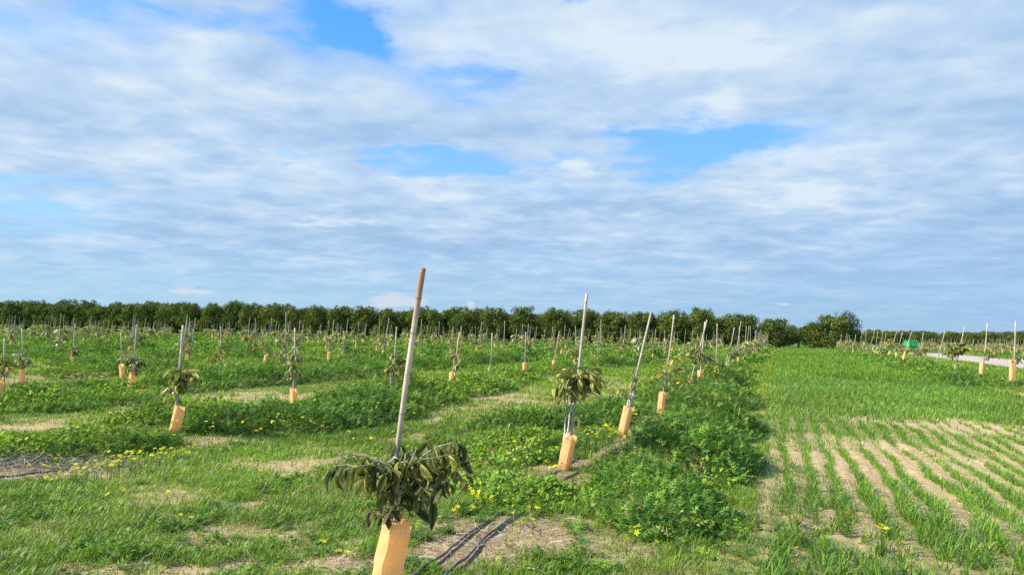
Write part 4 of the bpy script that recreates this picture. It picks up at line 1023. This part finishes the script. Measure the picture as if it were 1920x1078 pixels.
tag(gs_.obj('distant_saplings', [M_WASH, M_AVO]), 'distant young saplings in the outer rows before the dark orchard', 'saplings', kind='stuff')
tag(gk_.obj('distant_stakes', M_BAMBOO), 'distant bamboo stakes in the outer rows before the dark orchard', 'stakes', kind='stuff')
tag(gg_.obj('distant_tree_guards', M_GUARD), 'distant cream sleeves in the outer rows before the dark orchard', 'tree guards', kind='stuff')

# staples and seam of the second sleeve
for o in [o for o in bpy.data.objects if o.name.startswith('tree_guard') and 'staples' in str(o.get('label'))]:
    me = o.data
    rzm = Matrix.Rotation(0, 3, 'Z')
    xs = [v.co for v in me.vertices]
    # find the wall facing the camera: the direction towards it in the sleeve's own axes
    bpy.context.view_layer.update()
    inv = o.matrix_world.inverted(); tc = (inv @ Vector((0, 0, EYE))); tc.z = 0; tc.normalize(); side = Vector((-tc.y, tc.x, 0))
    ring_ = [v for v in xs if abs(v.z) < .02][:8]; rmax = max(v.x * tc.x + v.y * tc.y for v in ring_)
    for zz in (.10, .38):
        g = Geo(); c0 = tc * (rmax + .006) + side * (-.028)
        p0 = c0 - side * .016; p1 = c0 + side * .016
        g.tube(np.array([[p0.x, p0.y, zz + .004], [p1.x, p1.y, zz - .004]]), .003, 5); g.obj('staple', M_STAPLE, o)

# ------------------------------------------------------------------ old orchard: big avocado trees
CRW = np.array([(.072, .108, .022), (.095, .130, .026), (.052, .084, .020), (.13, .16, .032), (.17, .20, .045)])
def big_tree(seed, w=3.4, h=5.4, pal=CRW, nleaf=5600, skirt=.35, ls=.31, tall=False):
    r = np.random.default_rng(seed); T_ = Geo(); Fg = Geo()
    bk = np.array([.13, .105, .08])
    T_.tube(np.array([(0, 0, -.1), (.05, .03, .5), (.02, .08, 1.2), (.0, .1, h * .5)]), [.22, .18, .15, .09], 8, bk)
    cl = []
    nc = 46
    for i in range(nc):
        a = r.random() * 6.283; u = r.random(); z = skirt + .5 + (h - skirt - 1.0) * u
        prof = math.sin(math.pi * min(1, .22 + .72 * (z / h))) ** .6 * (.65 + .5 * r.random())
        rr = w * .78 * prof * math.sqrt(r.uniform(.25, 1)); cl.append((math.cos(a) * rr, math.sin(a) * rr, z, r.uniform(.6, 1.15)))
    for i in range(5):      # upright shoots that break the outline
        a = r.random() * 6.283; rr = w * .5 * r.random(); cl.append((math.cos(a) * rr, math.sin(a) * rr, h - .35 + r.uniform(-.2, .35), r.uniform(.28, .5)))
    for (x, y, z, s) in cl[::3]:
        T_.tube(arc((0, .08, max(.6, z * .45)), (x * .9, y * .9, z), .15, 4), [.07, .05, .03, .02], 4, bk)
    wts = np.array([c[3] ** 2 for c in cl]); wts /= wts.sum(); idx = r.choice(len(cl), nleaf, p=wts); cc = np.array(cl)[idx]
    dv = r.normal(0, 1, (nleaf, 3)); dv /= np.linalg.norm(dv, axis=1)[:, None]; rad = cc[:, 3] * (.5 + .6 * r.random(nleaf) ** .5)
    pos = cc[:, :3] + dv * rad[:, None] * np.array([1.05, 1.05, .85]); ok = pos[:, 2] > skirt * .4; pos, dv, cc, idx = pos[ok], dv[ok], cc[ok], idx[ok]; n = len(pos)
    fw = r.normal(0, .8, (n, 3)) + np.array([0, 0, -.5]); fw -= dv * (fw * dv).sum(1)[:, None] * .75
    ct = r.uniform(.75, 1.3, len(cl))[idx]
    c = tints(r, n, pal, .25, ct)
    yl = r.random(len(cl)) < .12; c[yl[idx]] *= np.array([1.3, 1.2, 1.0])
    tv = np.array([(0, 0, 0), (-.3, .5, .06), (.3, .5, .06), (0, 1, -.12)], float); V, Tt, Cc = scatter(tv, np.array([(0, 2, 1), (1, 2, 3)]), pos, frames(fw, r.normal(0, .35, n), up=dv + np.array([0, 0, .25])), ls * r.uniform(.6, 1.3, n), c)
    Fg.add(V, Tt, Cc); return T_, Fg
BT = []
for i in range(6):
    T_, Fg = big_tree(700 + i, (3.5, 3.2, 3.8, 3.3, 3.6, 3.1)[i], (5.4, 5.7, 5.2, 5.9, 5.5, 5.1)[i], skirt=(.5, .6, .3, .7, .4, .5)[i])
    BT.append((mesh_of(T_, 'trunk', M_BARK), mesh_of(Fg, 'crown', M_CROWN)))
T_, Fg = big_tree(750, 2.6, 6.2, np.array([(.075, .09, .05), (.06, .075, .045), (.09, .105, .06)]), 2600, 1.2, .26)
BTG = (mesh_of(T_, 'trunk', M_BARK), mesh_of(Fg, 'crown', M_CROWN))
def tree(x, y, scl, sz, proto, label, group, rz):
    r_ = bpy.data.objects.new('avocado_tree', None); C.objects.link(r_); r_.location = (x, y, 0); r_.rotation_euler.z = rz; r_.scale = (scl, scl, sz); r_.empty_display_size = 1
    link_obj('trunk', proto[0], (0, 0, 0), (0, 0, 0), 1, r_); link_obj('crown', proto[1], (0, 0, 0), (0, 0, 0), 1, r_); tag(r_, label, 'tree', group); return r_
GT_ = 'old avocado trees closing off the far end of the field'
rt = np.random.default_rng(99)
for row, (sd_, L1) in enumerate(((ORCH_S, -7.5), (ORCH_S + 6.2, -6), (ORCH_S + 12.5, -9))):
    L = L1; i = 0
    while L > -190:
        x, y = XY(L + rt.normal(0, .4), sd_ + rt.normal(0, .5)); kk = .93 + .0016 * (-L)
        if abs(x) < .74 * y:
            tree(x, y, rt.uniform(.92, 1.1), kk * rt.uniform(.91, 1.08), BT[rt.integers(0, 6)], ('dark bushy avocado tree in the front row of the dense orchard wall', 'avocado tree whose top shows just behind the front row of the orchard', 'avocado tree deep inside the dense orchard, behind two rows')[row], GT_ + (', front row', ', second row', ', inner row')[row], rt.random() * 6.28)
        L -= rt.uniform(4.5, 5.8); i += 1
x, y = XY(-1.0, ORCH_S - .5); tree(x, y, 1.06, .88, BT[2], 'rounded olive green avocado tree just left of the dip ending the sown strip', 'trees framing the dip at the end of the strip', 1.0)
x, y = XY(-1.6, ORCH_S + 7); tree(x, y, .9, .7, BT[0], 'low dark avocado tree hidden behind the lone rounded one', 'trees framing the dip at the end of the strip', 2.0)
x, y = XY(4.6, ORCH_S + 1); tree(x, y, .8, .72, BT[4], 'small light green avocado tree just right of the dip ending the sown strip', 'trees framing the dip at the end of the strip', 3.0)
x, y = XY(7.2, ORCH_S + 1); tree(x, y, 1.12, 1.0, BT[2], 'broad light green avocado tree right of the dip, above the right row of stakes', 'trees framing the dip at the end of the strip', 4.0)
x, y = XY(9.3, ORCH_S + 4.5); o = tree(x, y, 1.05, .95, BTG, 'taller grey green tree ending the orchard wall, behind the broad light green one', 'trees framing the dip at the end of the strip', 5.0)
x, y = XY(2.6, ORCH_S + 16); tree(x, y, 1, .62, BT[1], 'shaded avocado tree closing the avenue between the rounded and the light green tree', 'trees framing the dip at the end of the strip', .5)
for row in range(3):
    L = 16.0; s_ = 262 + row * 9
    while L < 150:
        x, y = XY(L + rt.normal(0, .5), s_ + rt.normal(0, .8))
        if x < .72 * y + 3:
            tree(x, y, rt.uniform(.9, 1.2), rt.uniform(.74, .84) + row * .03, BT[rt.integers(0, 6)], ('distant olive avocado tree in the low hazy line beyond the dirt road', 'distant avocado tree top behind the low line beyond the dirt road', 'distant avocado tree in the rear of the low line beyond the dirt road')[row], 'distant avocado trees beyond the dirt road' + (', front', ', middle', ', rear')[row], rt.random() * 6.28)
        L += rt.uniform(5.0, 7.0)

# ------------------------------------------------------------------ green trailer by the road
tx_, ty_ = XY(13.95, 97.0); tr = bpy.data.objects.new('farm_trailer', None); C.objects.link(tr); tr.location = (tx_, ty_, 0); tr.rotation_euler.z = R(-8); tr.empty_display_size = .5
tag(tr, 'small green metal trailer bin standing by the dirt road behind the right row', 'trailer')
g = Geo(); g.box((0, 0, 1.22), (.50, .75, .28), taper=.90); 
for xx in (-.45, -.15, .15, .45): g.box((xx, -.765, 1.20), (.02, .02, .26))
g.obj('bin', M_GREEN, tr)
g = Geo()
for (cx_, cy_, hx_, hy_) in ((0, -.78, .56, .03), (0, .78, .56, .03), (-.53, 0, .03, .747), (.53, 0, .03, .747)): g.box((cx_, cy_, 1.53), (hx_, hy_, .035))
g.obj('rim', M_GREEN, tr)
g = Geo(); g.box((.22, -.1, .80), (.26, .5, .13), taper=.8); g.obj('hopper', M_GREEN, tr)
g = Geo(); g.box((0, 0, .62), (.40, .80, .045)); g.box((0, -1.25, .58), (.04, .45, .04)); g.obj('chassis', M_STEEL, tr)
for sx_ in (-1, 1):
    g = Geo(); th = np.linspace(0, 2 * math.pi, 21)
    prof = [(.30, -.08), (.31, 0.0), (.30, .08), (.16, .07), (.16, -.07)]
    V_ = []; T2 = []
    for a_ in th[:-1]:
        for (rr_, ww_) in prof: V_.append((sx_ * .50 + ww_, math.cos(a_) * rr_, .32 + math.sin(a_) * rr_))
    for i in range(20):
        for j in range(5):
            p_, q_ = i * 5 + j, i * 5 + (j + 1) % 5; r2 = ((i + 1) % 20) * 5
            T2 += [(p_, q_, r2 + (j + 1) % 5), (p_, r2 + (j + 1) % 5, r2 + j)]
    g.add(V_, T2); wh = g.obj('wheel', M_RUBBER, tr)
    g = Geo(); g.tube(np.array([(sx_ * .46, 0, .32), (sx_ * .56, 0, .32)]), .155, 12); g.obj('hub', M_STEEL, wh)
print('objects', len(bpy.data.objects))
